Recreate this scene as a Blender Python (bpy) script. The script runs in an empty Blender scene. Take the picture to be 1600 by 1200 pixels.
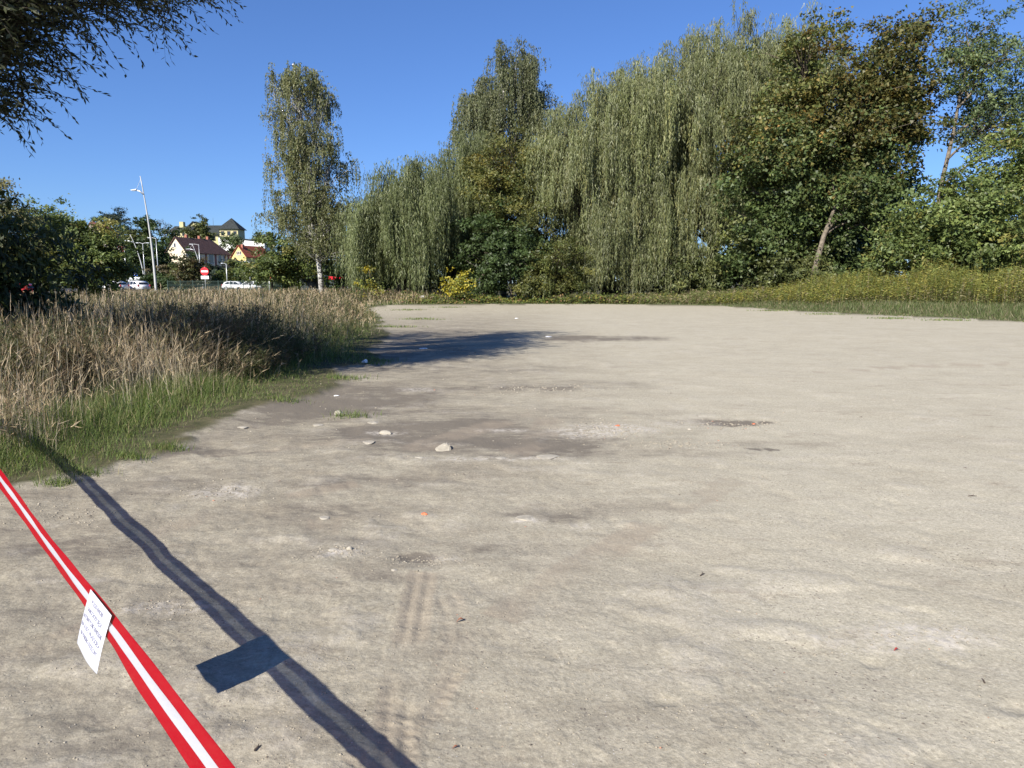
import bpy, bmesh, math, random
import numpy as np
from mathutils import Vector, Matrix

# ------------------------------------------------------------------ camera, sky, sun, exposure
scene = bpy.context.scene
COL = scene.collection
EYE = 1.65
FPX = 1111.0                      # focal length, in pixels of the 1600 px wide photograph
PITCH = math.atan(158 / FPX)
cam_d = bpy.data.cameras.new('camera')
cam_d.sensor_width = 36.0
cam_d.lens = 36.0 * FPX / 1600.0
cam_d.clip_start = 0.05
cam_d.clip_end = 6000.0
cam = bpy.data.objects.new('camera', cam_d)
COL.objects.link(cam)
cam.location = (0, 0, EYE)
cam.rotation_euler = (math.pi / 2 - PITCH, 0, 0)
scene.camera = cam

SUN_EL = math.radians(34.0)
LX, LY = 0.555, 0.832             # horizontal direction in which the sunlight travels
world = bpy.data.worlds.new('World')
scene.world = world
world.use_nodes = True
wn = world.node_tree
wn.nodes.clear()
w_out = wn.nodes.new('ShaderNodeOutputWorld')
w_bg = wn.nodes.new('ShaderNodeBackground')
w_sky = wn.nodes.new('ShaderNodeTexSky')
w_sky.sky_type = 'NISHITA'
w_sky.sun_disc = False
w_sky.sun_elevation = SUN_EL
w_sky.sun_rotation = math.atan2(-LX, -LY)
w_sky.air_density = 1.0
w_sky.dust_density = 0.0
w_sky.ozone_density = 4.0
w_gm = wn.nodes.new('ShaderNodeGamma')            # the photograph's soft tone response, on the whole sky alike
w_gm.inputs['Gamma'].default_value = 0.89
w_tn = wn.nodes.new('ShaderNodeMix')
w_tn.data_type = 'RGBA'; w_tn.blend_type = 'MULTIPLY'
w_tn.inputs[0].default_value = 1.0
w_tn.inputs[7].default_value = (.425, .58, .88, 1)
w_bg.inputs['Strength'].default_value = 0.1
wn.links.new(w_sky.outputs[0], w_gm.inputs['Color'])
wn.links.new(w_gm.outputs[0], w_tn.inputs[6])
wn.links.new(w_tn.outputs[2], w_bg.inputs['Color'])
wn.links.new(w_bg.outputs[0], w_out.inputs['Surface'])

sun_d = bpy.data.lights.new('sun', 'SUN')
sun_d.energy = 4.6
sun_d.angle = math.radians(0.53)
sun_d.color = (1.0, 0.94, 0.84)
sun = bpy.data.objects.new('sun', sun_d)
COL.objects.link(sun)
sun.location = (-30, -40, 60)
sun.rotation_euler = Vector((LX * math.cos(SUN_EL), LY * math.cos(SUN_EL), -math.sin(SUN_EL))).to_track_quat('-Z', 'Y').to_euler()

vs = scene.view_settings
vs.view_transform = 'Standard'
vs.look = 'None'
vs.exposure = 1.0
vs.gamma = 1.0
vs.use_curve_mapping = False
scene.cycles.max_bounces = 6
scene.cycles.transparent_max_bounces = 8

rng = np.random.default_rng(7)
random.seed(7)
CP, SP = math.cos(PITCH), math.sin(PITCH)


def at(u, v, Y):
    """world point at depth Y seen at photo position (u, v)"""
    dx, dv = (u - 800) / FPX, (600 - v) / FPX
    yy, zz = CP + SP * dv, -SP + CP * dv
    t = Y / yy
    return Vector((dx * t, Y, EYE + zz * t))


def gp(u, v):
    """point of the level ground seen at photo position (u, v)"""
    dx, dv = (u - 800) / FPX, (600 - v) / FPX
    yy, zz = CP + SP * dv, -SP + CP * dv
    t = -EYE / zz
    return Vector((dx * t, yy * t, 0))


# ------------------------------------------------------------------ numeric noise
def _h(ix, iy, seed):
    a = (ix.astype(np.int64) * 374761393 + iy.astype(np.int64) * 668265263 + seed * 1442695041) & 0xFFFFFFFF
    a = ((a ^ (a >> 13)) * 1274126177) & 0xFFFFFFFF
    a = (a ^ (a >> 16)) & 0xFFFFFFFF
    a = (a * 2246822519) & 0xFFFFFFFF
    return ((a ^ (a >> 15)) & 0xFFFFFF) / float(0xFFFFFF)


def vnoise(x, y, seed=0):
    ix, iy = np.floor(x), np.floor(y)
    fx, fy = x - ix, y - iy
    fx, fy = fx * fx * fx * (fx * (fx * 6 - 15) + 10), fy * fy * fy * (fy * (fy * 6 - 15) + 10)
    a, b = _h(ix, iy, seed), _h(ix + 1, iy, seed)
    c, d = _h(ix, iy + 1, seed), _h(ix + 1, iy + 1, seed)
    return (a * (1 - fx) + b * fx) * (1 - fy) + (c * (1 - fx) + d * fx) * fy - 0.5


def fbm(x, y, sc, octv=4, seed=0, gain=0.5):
    s, amp, tot = 0.0, 1.0, 0.0
    for o in range(octv):
        f = (2.03 ** o) / sc
        ca, sa = math.cos(o * 1.1 + .4), math.sin(o * 1.1 + .4)
        s = s + amp * vnoise((x * ca - y * sa) * f + 17.3 * o, (x * sa + y * ca) * f - 9.1 * o, seed + o * 31)
        tot += amp
        amp *= gain
    return s / tot * 2


def sstep(a, b, x):
    t = np.clip((x - a) / (b - a), 0, 1)
    return t * t * (3 - 2 * t)


# ------------------------------------------------------------------ the lot outline and the lie of the land
lot_px = [(-260, 830), (-60, 775), (60, 748), (150, 728), (215, 712), (300, 680), (370, 655), (430, 628), (490, 600),
          (535, 578), (560, 560), (585, 538), (598, 520), (602, 506), (590, 492), (574, 483), (590, 478.5), (640, 475.6), (760, 474.8),
          (900, 474.8), (1000, 475.2), (1130, 477.5), (1250, 486), (1330, 490.5), (1420, 493), (1500, 497.5), (1600, 503), (1900, 521)]
LOT = [tuple(gp(u, v)[:2]) for u, v in lot_px]
LOT = [(-9.0, -6.0), (-7.0, 1.5)] + LOT[1:] + [(45, 12), (40, -30), (-9, -30)]
LOTA = np.array(LOT)


def lot_sd(x, y):
    """signed distance to the lot outline, > 0 outside the lot"""
    x = np.asarray(x, float); y = np.asarray(y, float)
    best = np.full(x.shape, 1e9)
    inside = np.zeros(x.shape, bool)
    n = len(LOTA)
    for i in range(n):
        ax, ay = LOTA[i]; bx, by = LOTA[(i + 1) % n]
        dx, dy = bx - ax, by - ay
        t = np.clip(((x - ax) * dx + (y - ay) * dy) / (dx * dx + dy * dy), 0, 1)
        d = np.hypot(x - ax - t * dx, y - ay - t * dy)
        best = np.minimum(best, d)
        cr = ((ay > y) != (by > y))
        with np.errstate(divide='ignore', invalid='ignore'):
            xi = ax + (y - ay) * dx / (dy if dy != 0 else 1e-9)
        inside ^= cr & (x < xi)
    return np.where(inside, -best, best)


def edge_noise(x, y):
    return 0.55 * fbm(x, y, 2.2, 3, 5) + 0.28 * fbm(x, y, 0.5, 3, 6)


def land(x, y):
    """height of the land without the small relief of the lot"""
    x = np.asarray(x, float); y = np.asarray(y, float)
    z = 0.45 * sstep(40, 95, y) * sstep(-0.12, -0.22, x / np.maximum(y, 1))
    hill = sstep(190, 335, np.hypot(x, y)) * sstep(-0.20, -0.36, x / np.maximum(np.abs(y), 1)) * (y > 0)
    z = z + 14.0 * hill
    z = z + 0.35 * sstep(1.5, 6, lot_sd(x, y)) * sstep(0.1, 0.4, x / np.maximum(y, 1))
    return z


def lz(x, y):
    return float(land(np.array([x]), np.array([y]))[0])


# ------------------------------------------------------------------ materials
MATS = {}


def mat(name, rgb=(.5, .5, .5), rough=.7, metal=0., spec=.4, nscale=None, namp=.15, bump=0., bscale=None, emit=None):
    if name in MATS:
        return MATS[name]
    m = bpy.data.materials.new(name)
    m.use_nodes = True
    nt = m.node_tree
    p = nt.nodes['Principled BSDF']
    p.inputs['Base Color'].default_value = (*rgb, 1)
    p.inputs['Roughness'].default_value = rough
    p.inputs['Metallic'].default_value = metal
    p.inputs['Specular IOR Level'].default_value = spec
    if nscale:
        tc = nt.nodes.new('ShaderNodeTexCoord')
        n = nt.nodes.new('ShaderNodeTexNoise')
        n.inputs['Scale'].default_value = nscale
        n.inputs['Detail'].default_value = 6
        n.inputs['Roughness'].default_value = .65
        nt.links.new(tc.outputs['Object'], n.inputs['Vector'])
        r = nt.nodes.new('ShaderNodeValToRGB')
        lo = [max(c * (1 - namp * 2), 0) for c in rgb]; hi = [min(c * (1 + namp * 2), 1) for c in rgb]
        r.color_ramp.elements[0].position = .3
        r.color_ramp.elements[1].position = .7
        r.color_ramp.elements[0].color = (*lo, 1); r.color_ramp.elements[1].color = (*hi, 1)
        nt.links.new(n.outputs['Fac'], r.inputs['Fac'])
        nt.links.new(r.outputs['Color'], p.inputs['Base Color'])
        if bump:
            b = nt.nodes.new('ShaderNodeBump')
            b.inputs['Strength'].default_value = bump
            b.inputs['Distance'].default_value = .02
            if bscale:
                n2 = nt.nodes.new('ShaderNodeTexNoise')
                n2.inputs['Scale'].default_value = bscale
                n2.inputs['Detail'].default_value = 4
                nt.links.new(tc.outputs['Object'], n2.inputs['Vector'])
                nt.links.new(n2.outputs['Fac'], b.inputs['Height'])
            else:
                nt.links.new(n.outputs['Fac'], b.inputs['Height'])
            nt.links.new(b.outputs['Normal'], p.inputs['Normal'])
    MATS[name] = m
    return m


def leaf_mat(name, trans=.28, rough=.5, spec=.35):
    """leaf colour comes from the face colours of the mesh"""
    if name in MATS:
        return MATS[name]
    m = bpy.data.materials.new(name)
    m.use_nodes = True
    nt = m.node_tree
    p = nt.nodes['Principled BSDF']
    out = nt.nodes['Material Output']
    a = nt.nodes.new('ShaderNodeAttribute'); a.attribute_name = 'col'
    p.inputs['Roughness'].default_value = rough
    p.inputs['Specular IOR Level'].default_value = spec
    t = nt.nodes.new('ShaderNodeBsdfTranslucent')
    hs = nt.nodes.new('ShaderNodeHueSaturation')
    hs.inputs['Value'].default_value = 1.3
    hs.inputs['Saturation'].default_value = 1.15
    hs.inputs['Hue'].default_value = .488
    mx = nt.nodes.new('ShaderNodeMixShader'); mx.inputs[0].default_value = trans
    nt.links.new(a.outputs['Color'], p.inputs['Base Color'])
    nt.links.new(a.outputs['Color'], hs.inputs['Color'])
    nt.links.new(hs.outputs['Color'], t.inputs['Color'])
    nt.links.new(p.outputs[0], mx.inputs[1]); nt.links.new(t.outputs[0], mx.inputs[2])
    nt.links.new(mx.outputs[0], out.inputs['Surface'])
    MATS[name] = m
    return m


def bark_mat(name, rgb, scale=6., white=False):
    if name in MATS:
        return MATS[name]
    m = mat(name, rgb, .9, 0, .15, nscale=scale, namp=.3, bump=.8)
    if white:
        nt = m.node_tree
        p = nt.nodes['Principled BSDF']
        tc = nt.nodes.new('ShaderNodeTexCoord')
        mp = nt.nodes.new('ShaderNodeMapping'); mp.inputs['Scale'].default_value = (1.5, 1.5, 5)
        n = nt.nodes.new('ShaderNodeTexNoise'); n.inputs['Scale'].default_value = 1.4; n.inputs['Detail'].default_value = 5
        r = nt.nodes.new('ShaderNodeValToRGB')
        r.color_ramp.elements[0].position = .40; r.color_ramp.elements[0].color = (.035, .03, .028, 1)
        r.color_ramp.elements[1].position = .48; r.color_ramp.elements[1].color = (.52, .50, .46, 1)
        nt.links.new(tc.outputs['Object'], mp.inputs['Vector']); nt.links.new(mp.outputs[0], n.inputs['Vector'])
        nt.links.new(n.outputs['Fac'], r.inputs['Fac']); nt.links.new(r.outputs['Color'], p.inputs['Base Color'])
    return m


LEAF = leaf_mat('leaf')
GRASS = leaf_mat('grass_blade', trans=.35, rough=.6, spec=.3)
BARK = bark_mat('bark', (.085, .068, .052))
BARK_D = bark_mat('bark_dark', (.05, .042, .036))
BARK_G = bark_mat('bark_grey', (.16, .135, .105))
BIRCH = bark_mat('bark_birch', (.6, .58, .54), 4, white=True)


# ------------------------------------------------------------------ object helpers
def link(o, parent=None):
    COL.objects.link(o)
    if parent is not None:
        o.parent = parent
    return o


def tag(o, label=None, cat=None, group=None, kind=None):
    if label: o['label'] = label
    if cat: o['category'] = cat
    if group: o['group'] = group
    if kind: o['kind'] = kind
    return o


def thing(name, label, cat, loc=(0, 0, 0), rz=0., group=None):
    o = bpy.data.objects.new(name, None)
    o.empty_display_size = .2
    o.location = loc; o.rotation_euler = (0, 0, rz)
    link(o)
    return tag(o, label, cat, group)


def copy_tree(o, parent=None):
    c = o.copy(); COL.objects.link(c); c.parent = parent
    for ch in list(o.children):
        copy_tree(ch, c)
    return c


def np_mesh(name, V, F, colors=None, smooth=False):
    """V (n,3); F list of index arrays of equal width, or one array"""
    me = bpy.data.meshes.new(name)
    Fs = F if isinstance(F, list) else [F]
    Fs = [f for f in Fs if len(f)]
    V = np.asarray(V, np.float32)
    me.vertices.add(len(V)); me.vertices.foreach_set('co', V.ravel())
    nl = sum(f.size for f in Fs); npoly = sum(len(f) for f in Fs)
    me.loops.add(nl); me.polygons.add(npoly)
    me.loops.foreach_set('vertex_index', np.concatenate([f.ravel() for f in Fs]).astype(np.int32))
    starts, s = [], 0
    for f in Fs:
        k = f.shape[1]
        starts.append(s + np.arange(len(f)) * k); s += f.size
    me.polygons.foreach_set('loop_start', np.concatenate(starts).astype(np.int32))
    if smooth:
        me.polygons.foreach_set('use_smooth', np.ones(npoly, bool))
    me.update(calc_edges=True)
    if colors is not None:
        a = me.attributes.new('col', 'FLOAT_COLOR', 'FACE')
        c = np.ones((npoly, 4), np.float32); c[:, :3] = colors
        a.data.foreach_set('color', c.ravel())
    return me


def np_obj(name, V, F, m, parent=None, colors=None, smooth=False):
    me = np_mesh(name, V, F, colors, smooth)
    for mm in (m if isinstance(m, (list, tuple)) else [m]):
        me.materials.append(mm)
    return link(bpy.data.objects.new(name, me), parent)


class MB:
    """collects shapes for one mesh object"""

    def __init__(self):
        self.v = []; self.f = []; self.mi = []

    def add(self, vs, fs, mi=0):
        o = len(self.v)
        self.v += [tuple(p) for p in vs]
        self.f += [tuple(i + o for i in f) for f in fs]
        self.mi += [mi] * len(fs)
        return self

    def box(self, x0, x1, y0, y1, z0, z1, mi=0):
        vs = [(x0, y0, z0), (x1, y0, z0), (x1, y1, z0), (x0, y1, z0), (x0, y0, z1), (x1, y0, z1), (x1, y1, z1), (x0, y1, z1)]
        return self.add(vs, [(3, 2, 1, 0), (4, 5, 6, 7), (0, 1, 5, 4), (1, 2, 6, 5), (2, 3, 7, 6), (3, 0, 4, 7)], mi)

    def tube(self, pts, rad, n=8, mi=0, cap=True):
        pts = [Vector(p) for p in pts]
        if not isinstance(rad, (list, tuple)): rad = [rad] * len(pts)
        vs = []; fs = []
        t0 = (pts[1] - pts[0]).normalized()
        ref = Vector((1, 0, 0)) if abs(t0.x) < .8 else Vector((0, 1, 0))
        for i, p in enumerate(pts):
            t = (pts[min(i + 1, len(pts) - 1)] - pts[max(i - 1, 0)]).normalized()
            a = (ref - t * ref.dot(t)).normalized(); b = t.cross(a); ref = a
            for k in range(n):
                th = 2 * math.pi * k / n
                vs.append(p + (a * math.cos(th) + b * math.sin(th)) * rad[i])
        for i in range(len(pts) - 1):
            for k in range(n):
                k2 = (k + 1) % n
                fs.append((i * n + k, i * n + k2, (i + 1) * n + k2, (i + 1) * n + k))
        if cap:
            fs.append(tuple(range(n - 1, -1, -1))); fs.append(tuple((len(pts) - 1) * n + k for k in range(n)))
        return self.add(vs, fs, mi)

    def prism(self, poly, axis, a, b, mi=0):
        """poly in the two other axes, extruded from a to b along axis 'x' or 'y' or 'z'"""
        def P(p, t):
            return {'x': (t, p[0], p[1]), 'y': (p[0], t, p[1]), 'z': (p[0], p[1], t)}[axis]
        n = len(poly)
        vs = [P(p, a) for p in poly] + [P(p, b) for p in poly]
        fs = [tuple(range(n)), tuple(range(2 * n - 1, n - 1, -1))] + [(i, i + n, (i + 1) % n + n, (i + 1) % n) for i in range(n)]
        return self.add(vs, fs, mi)

    def build(self, name, m, parent=None, smooth=False, bevel=0.):
        me = bpy.data.meshes.new(name)
        me.from_pydata(self.v, [], self.f)
        for mm in (m if isinstance(m, (list, tuple)) else [m]):
            me.materials.append(mm)
        me.polygons.foreach_set('material_index', self.mi)
        bm = bmesh.new(); bm.from_mesh(me)
        bmesh.ops.recalc_face_normals(bm, faces=bm.faces)
        if bevel:
            bmesh.ops.bevel(bm, geom=list(bm.edges), offset=bevel, segments=2, affect='EDGES', clamp_overlap=True)
        if smooth:
            for f in bm.faces: f.smooth = True
        bm.to_mesh(me); bm.free()
        return link(bpy.data.objects.new(name, me), parent)


# ------------------------------------------------------------------ ground: one sheet out to the horizon
stains_and_shadow = [  # photo position, half sizes in the photo, strength: damp dirt and mud, plus tree shadow painted in as dark patches
    (760, 682, 250, 24, .9), (520, 640, 120, 30, .3), (660, 640, 90, 14, .3), (840, 645, 130, 14, .3), (700, 668, 120, 16, .6), (560, 622, 130, 20, .9), (470, 632, 90, 14, .6), (640, 605, 220, 9, .65), (880, 598, 120, 8, .5),
    (940, 527, 90, 3.5, 1.5), (870, 690, 110, 12, .6), (330, 702, 110, 7, .7), (870, 798, 70, 10, .6), (560, 745, 140, 9, .5),  # the leading patch is the thin far tree shadow, painted into the dirt
    (640, 862, 32, 7, 1.3), (600, 893, 60, 8, .6), (1155, 656, 42, 3.5, 2.6), (1110, 654, 60, 5, .8), (1190, 697, 22, 2.4, 2.6), (1230, 690, 90, 6, .5), (1010, 705, 160, 6, .45),
    (1120, 1120, 130, 30, .16), (1350, 1060, 150, 25, .1), (1000, 790, 90, 10, .25), (230, 1130, 160, 40, .16), (120, 850, 120, 16, .4),
    (600, 545, 90, 24, .5), (700, 520, 130, 8, .35), (1000, 640, 120, 5, .35), (750, 575, 160, 6, .4), (480, 790, 120, 8, .45), (690, 780, 150, 8, .3), (820, 850, 110, 9, .35), (60, 1010, 110, 12, .45), (640, 1000, 70, 60, .22), (850, 880, 80, 6, .35)]  # leading patches paint the dirt darker where the tree shadow falls
pale = [(530, 858, 40, 7, 1.), (350, 762, 50, 12, .8), (690, 865, 30, 6, .7), (1420, 985, 120, 22, .9), (940, 668, 70, 9, 1.1), (1060, 658, 70, 5, .5), (120, 900, 70, 8, .3), (260, 940, 60, 12, .7),
        (655, 605, 40, 3, .8), (780, 668, 40, 3, .8), (720, 712, 70, 4, .8), (850, 712, 60, 3, .9), (600, 672, 26, 4, .9), (820, 805, 30, 5, .8), (905, 815, 30, 6, .6)]


def blobsum(x, y, lst, seed, warp=.7):
    s = np.zeros_like(x)
    for (u, v, hu, hv, k) in lst:
        c = gp(u, v)
        rx = hu * c.y / FPX
        ry = max(hv * c.y * c.y / (EYE * FPX), .06)
        m = (np.abs(x - c.x) < 2.2 * rx) & (np.abs(y - c.y) < 2.2 * ry)
        if not m.any(): continue
        xx, yy = x[m], y[m]
        q = ((xx - c.x) / rx) ** 2 + ((yy - c.y) / ry) ** 2
        q = q + warp * 3 * fbm(xx, yy, max(min(rx, ry) * 1.1, .1), 5, seed + int(u), .68)
        s[m] += k * sstep(2.1, -.5, q)
    return s


def tread(x, y, pts, width, seed, lug=.055, depth=.008):
    """a wheel track pressed into the dirt along a polyline"""
    P = np.array(pts)
    dz = np.zeros_like(x); msk = np.zeros_like(x); s0 = 0
    for i in range(len(P) - 1):
        a, b = P[i], P[i + 1]
        d = b - a; L = np.hypot(*d); d = d / L
        t = (x - a[0]) * d[0] + (y - a[1]) * d[1]
        w = -(x - a[0]) * d[1] + (y - a[1]) * d[0]
        m = (t >= 0) & (t < L) & (np.abs(w) < width * .75)
        if m.any():
            tt, ww = t[m] + s0, w[m] / width
            prof = sstep(.72, .48, np.abs(ww))
            bars = np.sin((tt + np.abs(ww) * .05) / lug * 2 * math.pi)
            rib = np.cos(ww * 4.2 * math.pi)
            patch = sstep(-.35, .25, fbm(x[m], y[m], .5, 3, seed))
            dz[m] += prof * patch * depth * (-.7 + .28 * bars * (np.abs(ww) > .18) + .6 * rib) + (sstep(.45, .6, np.abs(ww)) * sstep(.75, .6, np.abs(ww))) * depth * .7 * patch
            msk[m] = np.maximum(msk[m], prof * patch)
        s0 += L
    return dz, msk


def gpl(*uv):
    return [tuple(gp(u, v)[:2]) for u, v in uv]


GRID = {}


def gz(x, y):
    """height of the built ground sheet (in the sector in front of the camera)"""
    x = np.asarray(x, float); y = np.asarray(y, float) + .1
    r = np.hypot(x, y); a = np.arctan2(x, y)
    Z = GRID['Z']; nr, na = Z.shape
    fi = np.clip(np.interp(r, GRID['rad'], np.arange(len(GRID['rad']))), 0, nr - 1.001)
    fj = np.clip((a - GRID['a0']) / (GRID['a1'] - GRID['a0']) * (na - 1), 0, na - 1.001)
    i = fi.astype(int); j = fj.astype(int); u = fi - i; v = fj - j
    return Z[i, j] * (1 - u) * (1 - v) + Z[i + 1, j] * u * (1 - v) + Z[i, j + 1] * (1 - u) * v + Z[i + 1, j + 1] * u * v


def gz1(x, y):
    return float(gz(np.array([x]), np.array([y]))[0])


def build_ground():
    vv = np.concatenate([np.geomspace(9000, 1500, 14)[:-1], np.linspace(1500, 1230, 30)[:-1], np.arange(1230, 474, -2.4), np.arange(474, 452, -1.1)])
    rad = EYE * FPX / (vv - 442) * CP
    rad = np.concatenate([[0.02], rad, np.geomspace(rad[-1] * 1.04, 4500, 70)])
    a_d = np.radians(np.linspace(-41, 41, 470))
    a_o = np.radians(np.linspace(41, 319, 90))[1:-1]
    ang = np.concatenate([a_d, a_o])
    nr, na = len(rad), len(ang)
    R, A = np.meshgrid(rad, ang, indexing='ij')
    x = (R * np.sin(A)); y = (R * np.cos(A)) - .1
    sh = x.shape
    x = x.ravel(); y = y.ravel(); r = R.ravel()
    sd = lot_sd(x, y)
    near = r < 140
    en = np.zeros_like(x); en[near] = edge_noise(x[near], y[near])
    lotm = sstep(.06, -.10, sd + en)
    z = land(x, y)
    dz = np.zeros_like(x)
    n = near & (sd < 12)
    xn, yn, rn = x[n], y[n], r[n]
    left = sstep(1.5, -2.5, xn - .05 * yn)            # the trampled left half is rougher
    d = .03 * fbm(xn, yn, 3.2, 3, 1) + .010 * fbm(xn, yn, .8, 3, 2)
    fine = sstep(14, 5, rn)
    h3 = fbm(xn, yn, .26, 4, 3)
    d += (.005 + .009 * left) * h3 * sstep(40, 12, rn)
    lump = fbm(xn * .8, yn * 1.1, .34, 2, 41)
    d += .030 * np.clip(lump - .38, 0, 1) * sstep(50, 15, rn)
    h4 = fbm(xn, yn, .06, 3, 4)
    d += fine * (.0010 + .0016 * left) * h4
    rough = fbm(xn, yn, .9, 3, 9)
    rub = np.clip(blobsum(xn, yn, pale, 300), 0, 1)
    d += sstep(22, 8, rn) * .014 * rub * np.abs(fbm(xn, yn, .05, 3, 8, .65)) + fine * .006 * sstep(.25, .6, rough) * np.abs(fbm(xn, yn, .05, 3, 8, .6))
    d -= .007 * np.clip(blobsum(xn, yn, stains_and_shadow, 100), 0, 1.3) * sstep(45, 15, rn)
    pit = fbm(xn, yn, .16, 2, 77)
    d -= fine * .018 * np.clip(pit - .38, 0, 1)
    # broken crust: little scarps
    ter = fbm(xn, yn, .55, 4, 12)
    q = ter * 5
    d += fine * (.0024 + .0022 * left) * (np.floor(q) + sstep(.78, 1., q - np.floor(q))) / 1.6
    trk = np.zeros_like(d)
    tracks = [
        (gpl((615, 1190), (622, 1090), (640, 1000), (652, 930), (662, 885)), .15, 1),
        (gpl((560, 1190), (640, 1120), (700, 1040), (716, 985), (700, 930), (672, 890)), .15, 2),
        (gpl((250, 712), (330, 708), (430, 700), (510, 690), (580, 683)), .16, 3),
        (gpl((-40, 1040), (40, 1015), (110, 985), (160, 962)), .17, 4),
        (gpl((230, 830), (330, 795), (450, 770), (560, 750)), .16, 5),
        (gpl((640, 700), (700, 680), (770, 660), (840, 645)), .3, 6),
        (gpl((800, 705), (835, 690), (850, 670), (860, 650)), .3, 7),
        (gpl((500, 830), (505, 815), (508, 800)), .2, 8),
        (gpl((780, 960), (900, 880), (1040, 800), (1150, 745)), .2, 9),
        (gpl((1280, 580), (1380, 573), (1480, 569), (1580, 566)), .35, 10)]
    for pts, w, s in tracks:
        for o in ((0, 0), (.012, .01)):
            pass
        t, mk = tread(xn, yn, pts, w, 60 + s, depth=.008 if s in (3, 4) else (.0052 if s in (1, 2) else .003))
        d += t; trk = np.maximum(trk, mk)
    lm = lotm[n]
    d = d * (.35 + .65 * lm) - .03 * sstep(.3, -.3, sd[n]) * lm
    dz[n] = d
    z = z + dz
    # attributes
    damp = np.zeros_like(x); pl = np.zeros_like(x); tr = np.zeros_like(x)
    f = r < 70
    damp[f] = blobsum(x[f], y[f], stains_and_shadow, 100) + .62 * sstep(3.0, -3.0, x[f] - .03 * y[f]) * (r[f] < 60) * sstep(46, 26, r[f])  # mask of damp dirt that also carries the painted tree shadow
    pl[f] = blobsum(x[f], y[f], pale, 300)
    tr[n] = trk
    lp = np.zeros_like(x); lp[n] = np.clip((lump - .36) * 5, 0, 1) * sstep(60, 20, rn) * .22
    pl = np.maximum(pl, lp)
    rg = np.zeros_like(x); rg[f] = np.clip(.25 + .75 * sstep(3.0, -2.5, x[f] - .04 * y[f] + 1.2 * fbm(x[f], y[f], 3.5, 2, 88)), 0, 1)
    V = np.stack([x, y, z], 1)
    idx = np.arange(nr * na).reshape(nr, na)
    a = idx[:-1]; b = idx[1:]
    F = np.stack([a, np.roll(a, -1, 1), np.roll(b, -1, 1), b], -1).reshape(-1, 4)[:, ::-1]
    me = np_mesh('ground', V, F, smooth=True)
    GRID.update(rad=rad, Z=z.reshape(nr, na)[:, :len(a_d)], a0=a_d[0], a1=a_d[-1])
    for nm, arr in (('lot', lotm), ('damp', damp), ('pale', pl), ('track', tr), ('rough', rg)):
        at_ = me.attributes.new(nm, 'FLOAT', 'POINT')
        at_.data.foreach_set('value', arr.astype(np.float32))
    return me


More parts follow.
